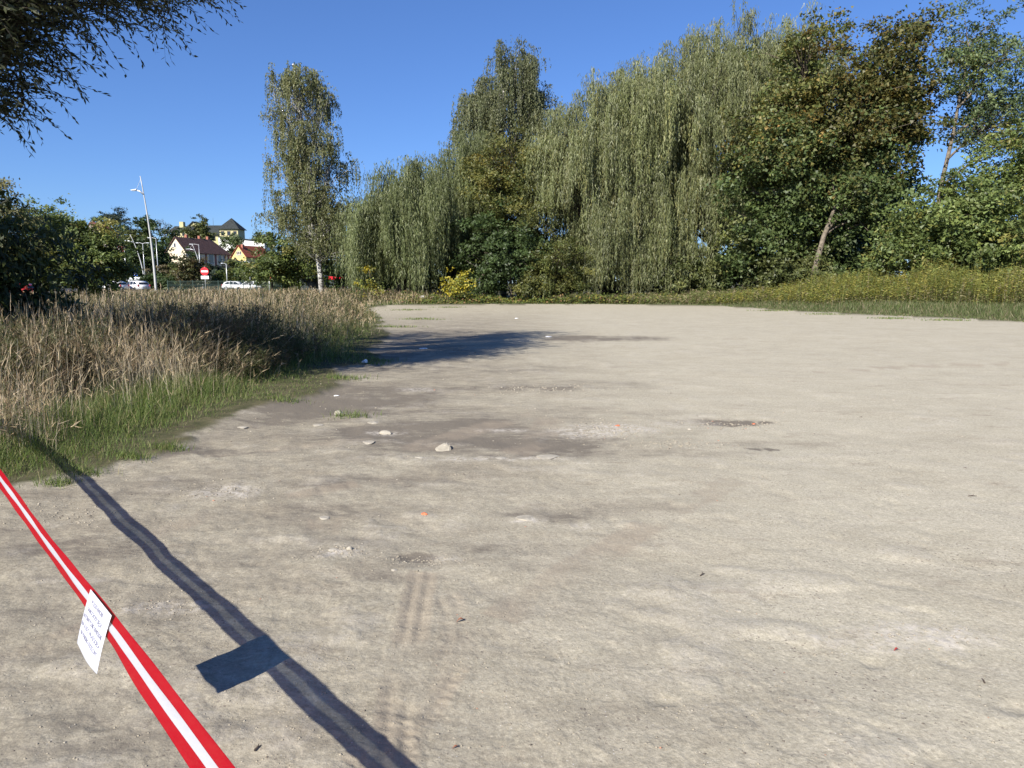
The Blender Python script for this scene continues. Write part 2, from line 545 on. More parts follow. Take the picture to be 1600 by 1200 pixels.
def ground_material():
    m = bpy.data.materials.new('ground_dirt')
    m.use_nodes = True
    nt = m.node_tree; N = nt.nodes; L = nt.links
    p = N['Principled BSDF']
    p.inputs['Roughness'].default_value = .95
    p.inputs['Specular IOR Level'].default_value = .12
    geo = N.new('ShaderNodeNewGeometry')

    def attr(nm):
        a = N.new('ShaderNodeAttribute'); a.attribute_name = nm
        return a.outputs['Fac']

    def noise(scale, det=6, rough=.6, stretch=None):
        n = N.new('ShaderNodeTexNoise')
        n.inputs['Scale'].default_value = scale; n.inputs['Detail'].default_value = det; n.inputs['Roughness'].default_value = rough
        if stretch:
            mp = N.new('ShaderNodeMapping'); mp.inputs['Rotation'].default_value = (0, 0, stretch[1]); mp.inputs['Scale'].default_value = (stretch[0], 1, 1)
            L.new(geo.outputs['Position'], mp.inputs['Vector']); L.new(mp.outputs[0], n.inputs['Vector'])
        else:
            L.new(geo.outputs['Position'], n.inputs['Vector'])
        return n.outputs['Fac']

    def ramp(fac, a, b, ca=(0, 0, 0), cb=(1, 1, 1)):
        r = N.new('ShaderNodeValToRGB')
        r.color_ramp.elements[0].position = a; r.color_ramp.elements[1].position = b
        r.color_ramp.elements[0].color = (*ca, 1); r.color_ramp.elements[1].color = (*cb, 1)
        L.new(fac, r.inputs['Fac'])
        return r.outputs['Color']

    def mix(fac, c1, c2, mode='MIX'):
        x = N.new('ShaderNodeMix'); x.data_type = 'RGBA'; x.blend_type = mode
        if isinstance(fac, float): x.inputs[0].default_value = fac
        else: L.new(fac, x.inputs[0])
        for s, c in ((6, c1), (7, c2)):
            if isinstance(c, tuple): x.inputs[s].default_value = (*c, 1)
            else: L.new(c, x.inputs[s])
        return x.outputs[2]

    def math_(op, a, b):
        x = N.new('ShaderNodeMath'); x.operation = op; x.use_clamp = True
        for i, c in enumerate((a, b)):
            if isinstance(c, (int, float)): x.inputs[i].default_value = c
            else: L.new(c, x.inputs[i])
        return x.outputs[0]

    dirt = ramp(noise(.9, 8, .62), .32, .68, (.395, .361, .282), (.45, .417, .332))
    dirt = mix(ramp(noise(5.5, 6, .7, (.45, .5)), .45, .75), dirt, (.465, .428, .345))
    dirt = mix(ramp(noise(3.1, 6, .75, (.4, .35)), .58, .76), dirt, (.29, .25, .195))
    fine = ramp(noise(48, 8, .8), .36, .66, (.72, .715, .70), (1.16, 1.15, 1.14))
    dirt = mix(math_('MULTIPLY', attr('rough'), ramp(noise(1.5, 9, .8, (.35, .45)), .5, .72)), dirt, (.285, .248, .19))
    dirt = mix(math_('MULTIPLY', attr('rough'), ramp(noise(2.3, 9, .8, (.35, .15)), .56, .72)), dirt, (.48, .445, .365))
    dirt = mix(1.0, dirt, fine, 'MULTIPLY')
    dirt = mix(attr('rough'), dirt, mix(1.0, dirt, ramp(noise(15, 9, .85), .38, .62, (.78, .77, .75), (1.14, 1.135, 1.125)), 'MULTIPLY'))
    dirt = mix(attr('rough'), dirt, mix(1.0, dirt, ramp(noise(4.2, 10, .85, (.6, .3)), .36, .64, (.84, .83, .815), (1.10, 1.10, 1.09)), 'MULTIPLY'))
    # grit
    vg = N.new('ShaderNodeTexVoronoi'); vg.inputs['Scale'].default_value = 105
    L.new(geo.outputs['Position'], vg.inputs['Vector'])
    sg = N.new('ShaderNodeSeparateColor'); L.new(vg.outputs['Color'], sg.inputs[0])
    dirt = mix(1.0, dirt, ramp(sg.outputs[2], .0, 1., (.90, .895, .885), (1.08, 1.08, 1.075)), 'MULTIPLY')
    dirt = mix(math_('MULTIPLY', ramp(sg.outputs[1], .975, .98), ramp(noise(1.1, 4, .6), .45, .6)), dirt, (.19, .16, .13))
    # small pale and dark grains
    vor = N.new('ShaderNodeTexVoronoi'); vor.inputs['Scale'].default_value = 46
    L.new(geo.outputs['Position'], vor.inputs['Vector'])
    spk = ramp(vor.outputs['Distance'], .10, .16, (1, 1, 1), (0, 0, 0))
    sel = N.new('ShaderNodeSeparateColor'); L.new(vor.outputs['Color'], sel.inputs[0])
    dirt = mix(math_('MULTIPLY', spk, ramp(sel.outputs[0], .86, .88)), dirt, (.56, .53, .48))
    dirt = mix(math_('MULTIPLY', spk, ramp(sel.outputs[1], .90, .92)), dirt, (.08, .066, .055))
    damp = math_('MULTIPLY', attr('damp'), math_('MULTIPLY', ramp(noise(1.6, 8, .75, (.45, .25)), .25, .72), ramp(noise(9, 8, .85, (.4, .35)), .2, .75)))
    damp = math_('MULTIPLY', damp, 2.6)
    dirt = mix(math_('MULTIPLY', damp, .95), dirt, (.15, .130, .105))
    dirt = mix(math_('MULTIPLY', attr('pale'), ramp(noise(16, 6, .75), .42, .6)), dirt, (.50, .46, .40))
    dirt = mix(math_('MULTIPLY', attr('track'), .5), dirt, (.275, .228, .172))
    soil = ramp(noise(3., 6, .7), .35, .65, (.045, .05, .022), (.12, .105, .06))
    col = mix(attr('lot'), soil, dirt)
    L.new(col, p.inputs['Base Color'])
    b1 = N.new('ShaderNodeBump'); b1.inputs['Strength'].default_value = .6; b1.inputs['Distance'].default_value = .012
    L.new(noise(38, 8, .7), b1.inputs['Height'])
    b2 = N.new('ShaderNodeBump'); b2.inputs['Strength'].default_value = .12; b2.inputs['Distance'].default_value = .05
    L.new(noise(7, 6, .65), b2.inputs['Height']); L.new(b1.outputs[0], b2.inputs['Normal'])
    L.new(b2.outputs[0], p.inputs['Normal'])
    return m


gme = build_ground()
gme.materials.append(ground_material())
tag(link(bpy.data.objects.new('ground', gme)), kind='structure')


# ------------------------------------------------------------------ leaves
def kites(P, A, S, l, w, mid=.42):
    """one kite-shaped leaf per row: base P, direction A, side S"""
    n = len(P)
    l = np.broadcast_to(l, n)[:, None]; w = np.broadcast_to(w, n)[:, None]
    V = np.empty((n, 4, 3), np.float32)
    V[:, 0] = P; V[:, 1] = P + A * l * mid + S * w * .5; V[:, 2] = P + A * l; V[:, 3] = P + A * l * mid - S * w * .5
    F = np.arange(n * 4).reshape(n, 4)
    return V.reshape(-1, 3), F


def spikes(P, A, S, l, w):
    """one narrow triangular leaf per row"""
    n = len(P)
    l = np.broadcast_to(l, n)[:, None]; w = np.broadcast_to(w, n)[:, None]
    V = np.empty((n, 3, 3), np.float32)
    V[:, 0] = P - S * w * .5; V[:, 1] = P + S * w * .5; V[:, 2] = P + A * l
    return V.reshape(-1, 3), np.arange(n * 3).reshape(n, 3)


def unit(a):
    return a / np.maximum(np.linalg.norm(a, axis=-1, keepdims=True), 1e-9)


def rdir(n):
    return unit(rng.normal(size=(n, 3)))


def pal_pick(pal, n):
    w = np.array([p[1] for p in pal], float); w /= w.sum()
    i = rng.choice(len(pal), n, p=w)
    return np.array([p[0] for p in pal], float)[i]


def limb_pts(a, b, sag=.12, n=5, wob=.06):
    a, b = Vector(a), Vector(b)
    L = (b - a).length
    out = []
    o = Vector(rng.normal(size=3)) * L * wob
    for i in range(n):
        t = i / (n - 1)
        p = a.lerp(b, t) + o * math.sin(math.pi * t) + Vector((0, 0, L * sag * math.sin(math.pi * t)))
        out.append(p)
    return out


def poly_at(pts, z):
    for i in range(len(pts) - 1):
        if pts[i][2] <= z <= pts[i + 1][2]:
            t = (z - pts[i][2]) / max(pts[i + 1][2] - pts[i][2], 1e-6)
            return Vector(pts[i]).lerp(Vector(pts[i + 1]), t)
    return Vector(pts[-1] if z > pts[-1][2] else pts[0])


def broadleaf(name, label, trunk, lobes, ncl, nleaf, leaf, pal, cat='tree', cl=.55, flat=.6, rt=.18, bark=None, group=None,
              shell=.45, droop=.25, top_pal=None, top_z=(1e9, 2e9), twigs=.35, var=.28, spread=1.0, upn=.55, shell_pow=.6, bough=6):
    """trunk: world points; lobes: (x, y, z, rx, ry, rz) in world coordinates"""
    base = Vector(trunk[0])
    t = thing(name, label, cat, base, 0, group)
    lobes = np.array(lobes, float)
    wts = lobes[:, 3] * lobes[:, 4] * lobes[:, 5]
    wts = wts ** .75; wts /= wts.sum()
    li = rng.choice(len(lobes), ncl, p=wts)
    d = rdir(ncl)
    rr = shell + (1 - shell) * rng.random(ncl) ** shell_pow
    rr *= 1 + .30 * vnoise(d[:, 0] * 2.3 + li * 7.1, d[:, 2] * 2.3 + d[:, 1] * 1.7, 3) * 1.6
    C = lobes[li, :3] + d * lobes[li, 3:] * rr[:, None]
    own = (np.arange(ncl) // bough) * bough
    C = C[own] + rng.normal(size=(ncl, 3)) * cl * np.array([1.25, 1.25, .85]) * (bough > 1)
    d = unit(d[own] + .25 * rng.normal(size=(ncl, 3))); li = li[own]
    ctint = (1 + var * (rng.random(ncl) * 2 - 1)) * (1 + .5 * var * (rng.random(ncl) * 2 - 1))[own]
    ccol = pal_pick(pal, ncl)
    k = rng.poisson(nleaf, ncl).clip(3)
    ci = np.repeat(np.arange(ncl), k)
    n = len(ci)
    crad = cl * (.65 + .7 * rng.random(ncl))
    off = rng.normal(size=(n, 3)) * .5
    off[:, 2] *= flat
    # flat sprays that tilt down towards the outside of the crown
    out = unit(d * np.array([1, 1, .35]))[ci]
    off[:, 2] -= .35 * (off * out).sum(1) * np.array(droop)
    P = C[ci] + off * crad[ci][:, None]
    up = np.array([0, 0, 1.])
    nrm = unit(up * upn + out * .45 + rng.normal(size=(n, 3)) * .55)
    A = unit(out * .5 + rng.normal(size=(n, 3)) * .8 - up * droop)
    A = unit(A - nrm * (A * nrm).sum(1, keepdims=True) * .8)
    S = unit(np.cross(nrm, A))
    l = leaf[0] * (.65 + .7 * rng.random(n)); w = leaf[1] * (.65 + .7 * rng.random(n))
    if base.y > 40:
        V, F = spikes(P - A * l[:, None] * .5, A, S, l, w * 1.2)
    else:
        V, F = kites(P - A * l[:, None] * .5, A, S, l, w)
    col = ccol[ci] * .6 + pal_pick(pal, n) * .4
    if top_pal is not None:
        mtop = rng.random(n) < sstep(top_z[0], top_z[1], P[:, 2] + 1.6 * vnoise(P[:, 0] * .7, P[:, 2] * .7, 9) * 2) * .85
        tc = pal_pick(top_pal, ncl)[ci] * .55 + pal_pick(top_pal, n) * .45
        col = np.where(mtop[:, None], tc, col)
    col = col * ctint[ci][:, None] * (1 + .12 * (rng.random((n, 1)) * 2 - 1))
    np_obj('crown', V - np.array(base), F, LEAF, t, np.clip(col, .004, .9))
    mb = MB()
    tp = [Vector(p) - base for p in trunk]
    zt = tp[-1].z
    mb.tube(tp, [rt * (1.25 if i == 0 else 1) * (1 - .72 * i / (len(tp) - 1)) for i in range(len(tp))], 9)
    for j, lb in enumerate(lobes):
        c = Vector(lb[:3]) - base
        s = poly_at(tp, max(min(c.z - (Vector(c).xy - tp[0].xy).length * .6 - .6, zt), tp[0].z + .3 * zt))
        mb.tube(limb_pts(s, c, .06), [rt * .5, rt * .42, rt * .34, rt * .26, rt * .18], 6)
        near = np.where(li == j)[0]
        for q in near[:int(len(near) * twigs)]:
            e = Vector(C[q]) - base
            st = s.lerp(c, .4 + .6 * random.random())
            mb.tube(limb_pts(st, e, .05, 4), [rt * .2, rt * .14, rt * .09, rt * .04], 4, cap=False)
    mb.build('trunk', bark or BARK, t, smooth=True)
    return t


def strands(anchors, lens, leaf, pal, step, base, sway=.05, out=None, arch=.5, tint=None, splay=.8, colsel=None):
    """hanging leafy twigs; anchors (n,3), lens (n,) ; returns mesh arrays relative to base"""
    n = len(anchors)
    k = np.maximum((lens / step).astype(int), 3)
    si = np.repeat(np.arange(n), k)
    j = np.concatenate([np.arange(q) for q in k])
    t = j / np.repeat(k, k)
    s = t * lens[si] + rng.random(len(si)) * step
    ph = rng.random(n) * 6.28
    rad = arch * (1 - np.exp(-s / .55))
    P = anchors[si].copy()
    P[:, 0] += out[si, 0] * rad + sway * np.sin(s * 1.1 + ph[si]) * s * .35
    P[:, 1] += out[si, 1] * rad + sway * np.cos(s * .9 + ph[si] * 1.7) * s * .35
    P[:, 2] += arch * .55 * np.exp(-((s - .35) / .4) ** 2) - np.maximum(s - .3, 0)
    m = len(si)
    P += rng.normal(size=(m, 3)) * .03
    A = unit(np.array([0, 0, -1.]) + rng.normal(size=(m, 3)) * np.array([splay, splay, .35]) * .42)
    S = unit(np.cross(A, rng.normal(size=(m, 3)) + out[si] * .8 * np.array([1, 1, 0])))
    l = leaf[0] * (.6 + .8 * rng.random(m)); w = leaf[1] * (.6 + .8 * rng.random(m))
    V, F = spikes(P - base, A, S, l, w * 1.25)
    col = pal_pick(pal, m) * .3 + pal_pick(pal, n)[si] * .7
    if tint is not None: col = col * tint[si][:, None]
    col = col * (1 + .1 * (rng.random((m, 1)) * 2 - 1))
    return V, F, np.clip(col, .004, .9)


def willow(name, label, trunk, lobes, nb, ns, leaf, pal, lmin, lmax, floor=.6, step=.15, rt=.4, bundle=.5, bark=None, cat='tree', group=None, inner=.5, arch=.7, ragged=.5, var=.25, lower=-.35, limb=.5, sup=7):
    base = Vector(trunk[0])
    t = thing(name, label, cat, base, 0, group)
    lobes = np.array(lobes, float)
    w = (lobes[:, 3] * lobes[:, 5]) ** .9; w /= w.sum()
    li = rng.choice(len(lobes), nb, p=w)
    d = rdir(nb)
    d[:, 2] = np.where(d[:, 2] < lower, -d[:, 2] * rng.random(nb), d[:, 2])
    d = unit(d)
    rr = inner + (1 - inner) * rng.random(nb) ** .45
    rr *= 1 + .28 * vnoise(d[:, 0] * 3 + li * 3.3, d[:, 1] * 3 + d[:, 2] * 2, 13) * 1.5
    C = lobes[li, :3] + d * lobes[li, 3:] * rr[:, None]
    bl = lmin + (lmax - lmin) * rng.random(nb) ** 1.2
    # several bundles share one bough
    own = (np.arange(nb) // sup) * sup
    o_ = rng.normal(size=(nb, 3)) * bundle * np.array([1.5, 1.5, .75])
    C = C[own] + o_; d = unit(d[own] + rng.normal(size=(nb, 3)) * .25); li = li[own]
    bl = bl[own] * (.75 + .5 * rng.random(nb))
    btint = (1 + var * (rng.random(nb) * 2 - 1))[own] * (1 + .12 * (rng.random(nb) * 2 - 1))
    k = rng.poisson(ns, nb).clip(3)
    bi = np.repeat(np.arange(nb), k)
    n = len(bi)
    br = bundle * (.6 + .8 * rng.random(nb))
    an = C[bi] + rng.normal(size=(n, 3)) * np.stack([br[bi]] * 3, 1) * np.array([.5, .5, .28])
    out = d * np.array([1, 1, 0.]); out = unit(out + rng.normal(size=(nb, 3)) * .25 * np.array([1, 1, 0]))[bi]
    ln = bl[bi] * (1 - ragged + ragged * rng.random(n) ** .7)
    ln = np.minimum(ln, np.maximum(an[:, 2] - base.z - floor - 1.2 * rng.random(n), .5))
    V, F, col = strands(an, ln, leaf, pal, step, np.array(base), out=out, tint=btint[bi], arch=arch)
    np_obj('crown', V, F, LEAF, t, col)
    mb = MB()
    tp = [Vector(p) - base for p in trunk]
    mb.tube(tp, [rt * (1.2 if i == 0 else 1) * (1 - .65 * i / (len(tp) - 1)) for i in range(len(tp))], 10)
    for j, lb in enumerate(lobes):
        c = Vector(lb[:3]) - base
        s = poly_at(tp, max(c.z * .45, tp[0].z + .2))
        mb.tube(limb_pts(s, c - Vector((0, 0, lb[5] * .15)), .03), [rt * limb, rt * limb * .8, rt * limb * .65, rt * limb * .5, rt * limb * .3], 7)
        for q in np.where(li == j)[0][:60]:
            e = Vector(C[q]) - base
            mb.tube(limb_pts(s.lerp(c, .5 + .5 * random.random()), e - Vector((0, 0, .4)), .05, 4), [rt * .1, rt * .07, rt * .045, rt * .02], 4, cap=False)
    mb.build('trunk', bark or BARK_D, t, smooth=True)
    return t


WILLOW = [((.155, .175, .072), 4), ((.19, .205, .095), 3), ((.12, .14, .055), 3), ((.25, .26, .16), 1.3), ((.215, .20, .075), 1)]
WILLOW_L = [((.135, .16, .062), 4), ((.17, .19, .085), 3), ((.10, .125, .048), 3), ((.21, .225, .12), 1)]
BIRCH_L = [((.145, .158, .066), 4), ((.11, .128, .052), 3), ((.18, .178, .075), 2), ((.21, .19, .085), .6)]
BIRCH_B = [((.125, .138, .065), 4), ((.095, .112, .052), 3), ((.16, .165, .08), 2)]
MAPLE = [((.072, .105, .034), 4), ((.095, .13, .042), 3), ((.054, .08, .028), 2), ((.15, .155, .045), 1)]
MAPLE_T = [((.19, .155, .045), 2.5), ((.14, .145, .044), 4), ((.28, .17, .05), .7), ((.10, .125, .04), 5)]
WALNUT = [((0.106, 0.115, 0.031), 4), ((0.081, 0.100, 0.030), 3), ((0.163, 0.150, 0.037), 2), ((0.062, 0.081, 0.025), 2)]
WALNUT_T = [((.165, .15, .04), 2), ((.12, .13, .038), 5), ((.28, .21, .05), .6)]
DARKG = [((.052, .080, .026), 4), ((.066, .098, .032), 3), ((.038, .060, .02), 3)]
ASH = [((0.094, 0.133, 0.055), 4), ((0.125, 0.164, 0.062), 3), ((0.070, 0.102, 0.047), 3), ((0.187, 0.196, 0.062), 1)]
SHRUB = [((0.117, 0.156, 0.046), 4), ((0.156, 0.195, 0.055), 3), ((0.077, 0.110, 0.037), 3), ((0.250, 0.211, 0.055), .8)]
OLIVE = [((0.094, 0.114, 0.038), 4), ((0.128, 0.141, 0.046), 3), ((0.067, 0.083, 0.029), 3), ((0.168, 0.161, 0.054), 1)]
YELLOW = [((.42, .34, .03), 3), ((.50, .42, .05), 1.5), ((.24, .24, .04), 4), ((.12, .15, .04), 4)]
OVER = [((.055, .064, .03), 4), ((.08, .088, .042), 3), ((.13, .135, .085), 1)]


def P3(u, v, Y):
    return tuple(at(u, v, Y))


def lobe(u, v, Y, ru, rv, ry=None):
    """an ellipsoid of foliage, given by its place in the photo, its depth and its half sizes in photo pixels"""
    c = at(u, v, Y)
    k = Y / FPX
    return (c.x, c.y, c.z, ru * k, (ry if ry is not None else ru * k), rv * k)


# ---- weeping willows
willow('willow_tree', 'lower weeping willow beside the birch, its curtains reaching the ground', [(-10.0, 64.5, 0), (-9.9, 64.6, 3.5), (-10.2, 65, 8), (-10.2, 65, 10.5)],
       [lobe(628, 350, 64, 56, 74, 4.0), lobe(606, 362, 63, 36, 66, 2.6), lobe(660, 335, 65, 38, 74, 3)],
       460, 13, (.32, .05), WILLOW_L, 1.6, 6.5, floor=.3, rt=.45, bundle=.6, sup=4, step=.16)
willow('willow_tree', 'weeping willow half hidden between the low willow and the olive walnut', [(-5.2, 70, 0), (-5.3, 70, 5), (-5.1, 70.4, 12)],
       [lobe(700, 310, 70, 42, 74, 3.4), lobe(738, 290, 71, 40, 76, 3.4), lobe(745, 380, 69, 36, 60, 3)],
       320, 12, (.32, .05), WILLOW_L, 1.6, 6, floor=.4, rt=.4, bundle=.6, sup=4, step=.16)
willow('willow_tree', 'broad weeping willow, left half of the tallest curtain in the middle', [(9.0, 68, 0), (9.1, 68, 5), (8.9, 68.2, 12), (9, 68, 16)],
       [lobe(935, 225, 66, 74, 88, 4.6), lobe(898, 250, 65, 44, 84, 3.2), lobe(985, 205, 67, 54, 86, 4), lobe(940, 415, 63.5, 70, 34, 2.6), lobe(1040, 420, 64, 60, 30, 2.6), lobe(960, 340, 64.5, 66, 84, 3.2), lobe(905, 330, 64, 36, 80, 2.6), lobe(1010, 350, 65, 50, 80, 3)],
       860, 13, (.33, .052), WILLOW, 1.5, 6, floor=.3, rt=.6, bundle=.62, sup=4, step=.165)
willow('willow_tree', 'tallest weeping willow, just left of the browning maples', [(19.5, 70, 0), (19.4, 70, 6), (19.0, 70, 14), (18.6, 70, 21)],
       [lobe(1090, 150, 68, 90, 90, 5.4), lobe(1180, 120, 69, 62, 78, 4.6), lobe(1060, 200, 66, 60, 92, 4), lobe(1130, 260, 66, 66, 92, 4.2), lobe(1090, 340, 65, 62, 86, 3.4), lobe(1230, 110, 70, 50, 72, 4)],
       960, 13, (.33, .052), WILLOW, 1.5, 6, floor=.5, rt=.65, bundle=.62, sup=4, step=.165)

# ---- birches
willow('birch_tree', 'slender leaning birch with white trunk standing alone in the dry grass',
       [P3(504, 466, 68), P3(500, 425, 68), P3(489, 345, 68), P3(481, 275, 68), P3(472, 195, 68), P3(463, 125, 68), P3(458, 100, 68)],
       [lobe(460, 140, 68.0, 38, 44, 2.3), lobe(494, 165, 68.0, 30, 50, 2.0), lobe(445, 175, 68.0, 26, 60, 1.8), lobe(476, 225, 68.0, 40, 50, 2.6), lobe(512, 265, 68.0, 32, 36, 2.4), lobe(448, 270, 68.5, 24, 40, 1.9),
        lobe(486, 320, 68.5, 58, 48, 3.1), lobe(520, 345, 69.0, 32, 60, 2.4), lobe(440, 345, 68.5, 30, 46, 2.4), lobe(505, 385, 69.5, 42, 36, 2.4), lobe(500, 392, 66.4, 30, 26, 1.0), lobe(478, 300, 66.8, 28, 44, 1.0), lobe(478, 230, 66.8, 26, 44, 1.0), lobe(500, 350, 66.5, 34, 30, 1.0)],
       860, 9, (.17, .08), BIRCH_L, .7, 2.6, floor=3.0, step=.13, rt=.26, limb=.2, bundle=.42, bark=BIRCH, arch=.35, inner=.1, sup=3)
willow('birch_tree', 'tall drooping birch rising highest behind the olive walnut tree',
       [(-.9, 76, 0), (-.9, 76, 8), (-1.0, 76, 16), (-.7, 76, 24)],
       [lobe(805, 130, 75, 44, 56, 2.8), lobe(835, 170, 76, 30, 60, 2.2), lobe(748, 175, 75, 34, 52, 2.4), lobe(775, 190, 75, 40, 62, 2.8), lobe(735, 230, 75, 24, 56, 2), lobe(800, 240, 76, 50, 60, 3), lobe(750, 300, 75, 44, 60, 3)],
       520, 12, (.19, .09), BIRCH_B, 1.2, 4.2, floor=6, step=.15, rt=.3, limb=.2, bundle=.5, bark=BIRCH, arch=.4, inner=.25, sup=4)

# ---- trees of the middle group
broadleaf('walnut_tree', 'olive green walnut tree with yellowing tips in the middle group', [(.8, 67, 0), (.7, 67, 4), (.9, 67, 9), (.8, 67, 13)],
          [lobe(800, 270, 66, 48, 62, 3), lobe(835, 300, 66, 38, 60, 2.8), lobe(775, 300, 65, 40, 56, 2.6), lobe(810, 350, 65, 62, 56, 3.2), lobe(845, 260, 67, 26, 40, 2)],
          520, 70, (.24, .11), WALNUT, cl=.75, rt=.3, top_pal=WALNUT_T, top_z=(8, 14), droop=.4)
broadleaf('maple_tree', 'small dark green maple with bare grey stem at the edge of the lot', [P3(799, 468, 61), P3(799, 452, 61), P3(797, 420, 61.5), P3(795, 380, 61.5)],
          [lobe(790, 395, 62, 52, 46, 2.8), lobe(755, 415, 62, 34, 44, 2), lobe(830, 400, 62.5, 36, 42, 2.2), lobe(770, 370, 63, 40, 34, 2.2)],
          360, 55, (.22, .17), DARKG, cl=.6, rt=.14, bark=BARK_G, droop=.3)
broadleaf('ash_bush', 'low feathery light green bush beside the small dark maple', [(3.7, 61, 0), (3.7, 61, 1.2), (3.6, 61, 2.6)],
          [lobe(868, 425, 61, 44, 34, 2.4), lobe(840, 445, 60.5, 26, 20, 1.4), lobe(890, 440, 61, 28, 26, 1.6), lobe(862, 400, 61.5, 30, 26, 1.8)],
          260, 55, (.24, .085), WALNUT, cl=.6, rt=.1, droop=.55, cat='bush')
broadleaf('yellow_shrub', 'bright yellow shrub at the foot of the willows', [(-4.4, 58.5, 0), (-4.4, 58.5, .8), (-4.4, 58.5, 1.8)],
          [lobe(716, 440, 58.5, 15, 17, .8), lobe(728, 455, 58.3, 10, 8, .6), lobe(702, 452, 58.5, 8, 10, .5), lobe(720, 425, 58.7, 8, 10, .5)],
          80, 16, (.17, .12), YELLOW, cl=.34, rt=.04, cat='shrub', upn=.3, shell=.2)
broadleaf('yellow_sapling', 'thin sapling with scattered yellow leaves before the lowest willow', [(-11.3, 57.5, 0), (-11.3, 57.5, 1.4), (-11.4, 57.5, 2.8)],
          [lobe(582, 445, 57.5, 12, 18, .6), lobe(578, 420, 57.5, 7, 12, .4), lobe(590, 460, 57.5, 14, 7, .7)],
          50, 20, (.18, .12), [((.42, .34, .03), 2), ((.12, .15, .04), 4), ((.2, .2, .04), 2)], cl=.36, rt=.03, cat='sapling', shell=.2)

# ---- maples, ash and shrubs on the right
broadleaf('maple_tree', 'large maple turning brown at the top, beside the tallest willow', [(23.6, 61, 0), (23.5, 61, 5), (23.2, 61, 12), (23.6, 61, 19)],
          [lobe(1262, 110, 60, 40, 60, 2.6), lobe(1225, 160, 60, 46, 50, 2.8), lobe(1280, 200, 60, 52, 56, 3.2), lobe(1210, 235, 59.5, 62, 52, 3.4), lobe(1180, 300, 59.5, 48, 34, 3),
           lobe(1260, 290, 60, 60, 56, 3.6), lobe(1190, 365, 60, 54, 44, 3.2), lobe(1260, 385, 60.5, 60, 46, 3.4), lobe(1285, 75, 60.5, 18, 34, 1.4), lobe(1245, 65, 60.5, 14, 26, 1.2)],
          820, 62, (.24, .19), MAPLE, cl=.85, flat=.7, rt=.34, top_pal=MAPLE_T, top_z=(8.5, 15), shell=.35, droop=.3)
broadleaf('maple_tree', 'leaning maple with bare grey trunk and dark olive crown', [P3(1270, 440, 57), P3(1276, 410, 57), P3(1287, 370, 57), P3(1305, 325, 57), P3(1335, 265, 57), P3(1352, 190, 57)],
          [lobe(1345, 150, 57, 44, 50, 2.6), lobe(1390, 120, 57, 34, 46, 2.4), lobe(1380, 75, 57.5, 20, 30, 1.2), lobe(1415, 60, 57.5, 18, 26, 1), lobe(1422, 104, 57.5, 16, 16, 1.0),
           lobe(1350, 220, 57, 56, 50, 3), lobe(1405, 180, 57, 38, 46, 2.6), lobe(1380, 272, 56.5, 44, 32, 2.4), lobe(1340, 310, 57, 56, 40, 2.8), lobe(1392, 215, 57, 44, 38, 2.4), lobe(1375, 345, 57, 40, 24, 2)],
          760, 58, (.24, .19), MAPLE, cl=.8, flat=.7, rt=.26, bark=BARK_G, top_pal=[((.10, .092, .026), 4), ((.075, .08, .024), 4), ((.16, .11, .03), 1)], top_z=(8, 14), shell=.35, droop=.3)
broadleaf('ash_tree', 'tall airy ash with visible limbs at the right of the tree line', [P3(1462, 430, 55), P3(1468, 300, 55), P3(1488, 215, 55), P3(1500, 150, 55), P3(1512, 90, 55)],
          [lobe(1512, 68, 55, 28, 36, 1.8), lobe(1545, 85, 55, 38, 46, 2.2), lobe(1528, 130, 55, 38, 38, 2.2), lobe(1565, 150, 55, 38, 46, 2.2), lobe(1575, 80, 55.5, 16, 26, 1), lobe(1540, 200, 55, 44, 40, 2.4), lobe(1494, 128, 55, 12, 14, .8), lobe(1590, 210, 55, 36, 46, 2.4)],
          330, 46, (.26, .11), ASH, cl=.75, rt=.2, bark=BARK_G, shell=.1, droop=.35, twigs=.5)
broadleaf('ash_tree', 'round topped green tree cut by the right edge of the photo', [(39, 51, 0), (39, 51, 5), (39.3, 51, 9)],
          [lobe(1590, 265, 51, 44, 44, 2.4), lobe(1630, 230, 51, 44, 60, 2.6), lobe(1560, 300, 50.5, 40, 40, 2.2), lobe(1620, 320, 51, 60, 60, 2.8)],
          330, 50, (.24, .12), SHRUB, cl=.75, rt=.2, shell=.3, droop=.35)
broadleaf('hazel_bush', 'loose light green bush below the tall ash, yellowing in spots', [(33.5, 49, .3), (33.5, 49, 2), (33.6, 49, 4)],
          [lobe(1520, 345, 48, 46, 44, 2.2), lobe(1560, 390, 47.5, 46, 32, 2.2), lobe(1480, 380, 48, 40, 34, 2), lobe(1500, 310, 49, 26, 30, 1.4)],
          420, 50, (.24, .15), SHRUB, cl=.65, rt=.12, cat='bush', shell=.2, droop=.35, twigs=.6)
broadleaf('hazel_bush', 'open bush with sky showing through, right of the leaning maple', [(28.6, 50, .3), (28.7, 50, 2), (28.9, 50, 3.4)],
          [lobe(1425, 365, 50, 34, 36, 1.7), lobe(1400, 405, 49.5, 34, 20, 1.7), lobe(1450, 405, 50, 40, 24, 2), lobe(1440, 330, 50.5, 22, 22, 1.1)],
          220, 44, (.23, .14), SHRUB, cl=.62, rt=.1, cat='bush', shell=.1, droop=.35, twigs=.7)
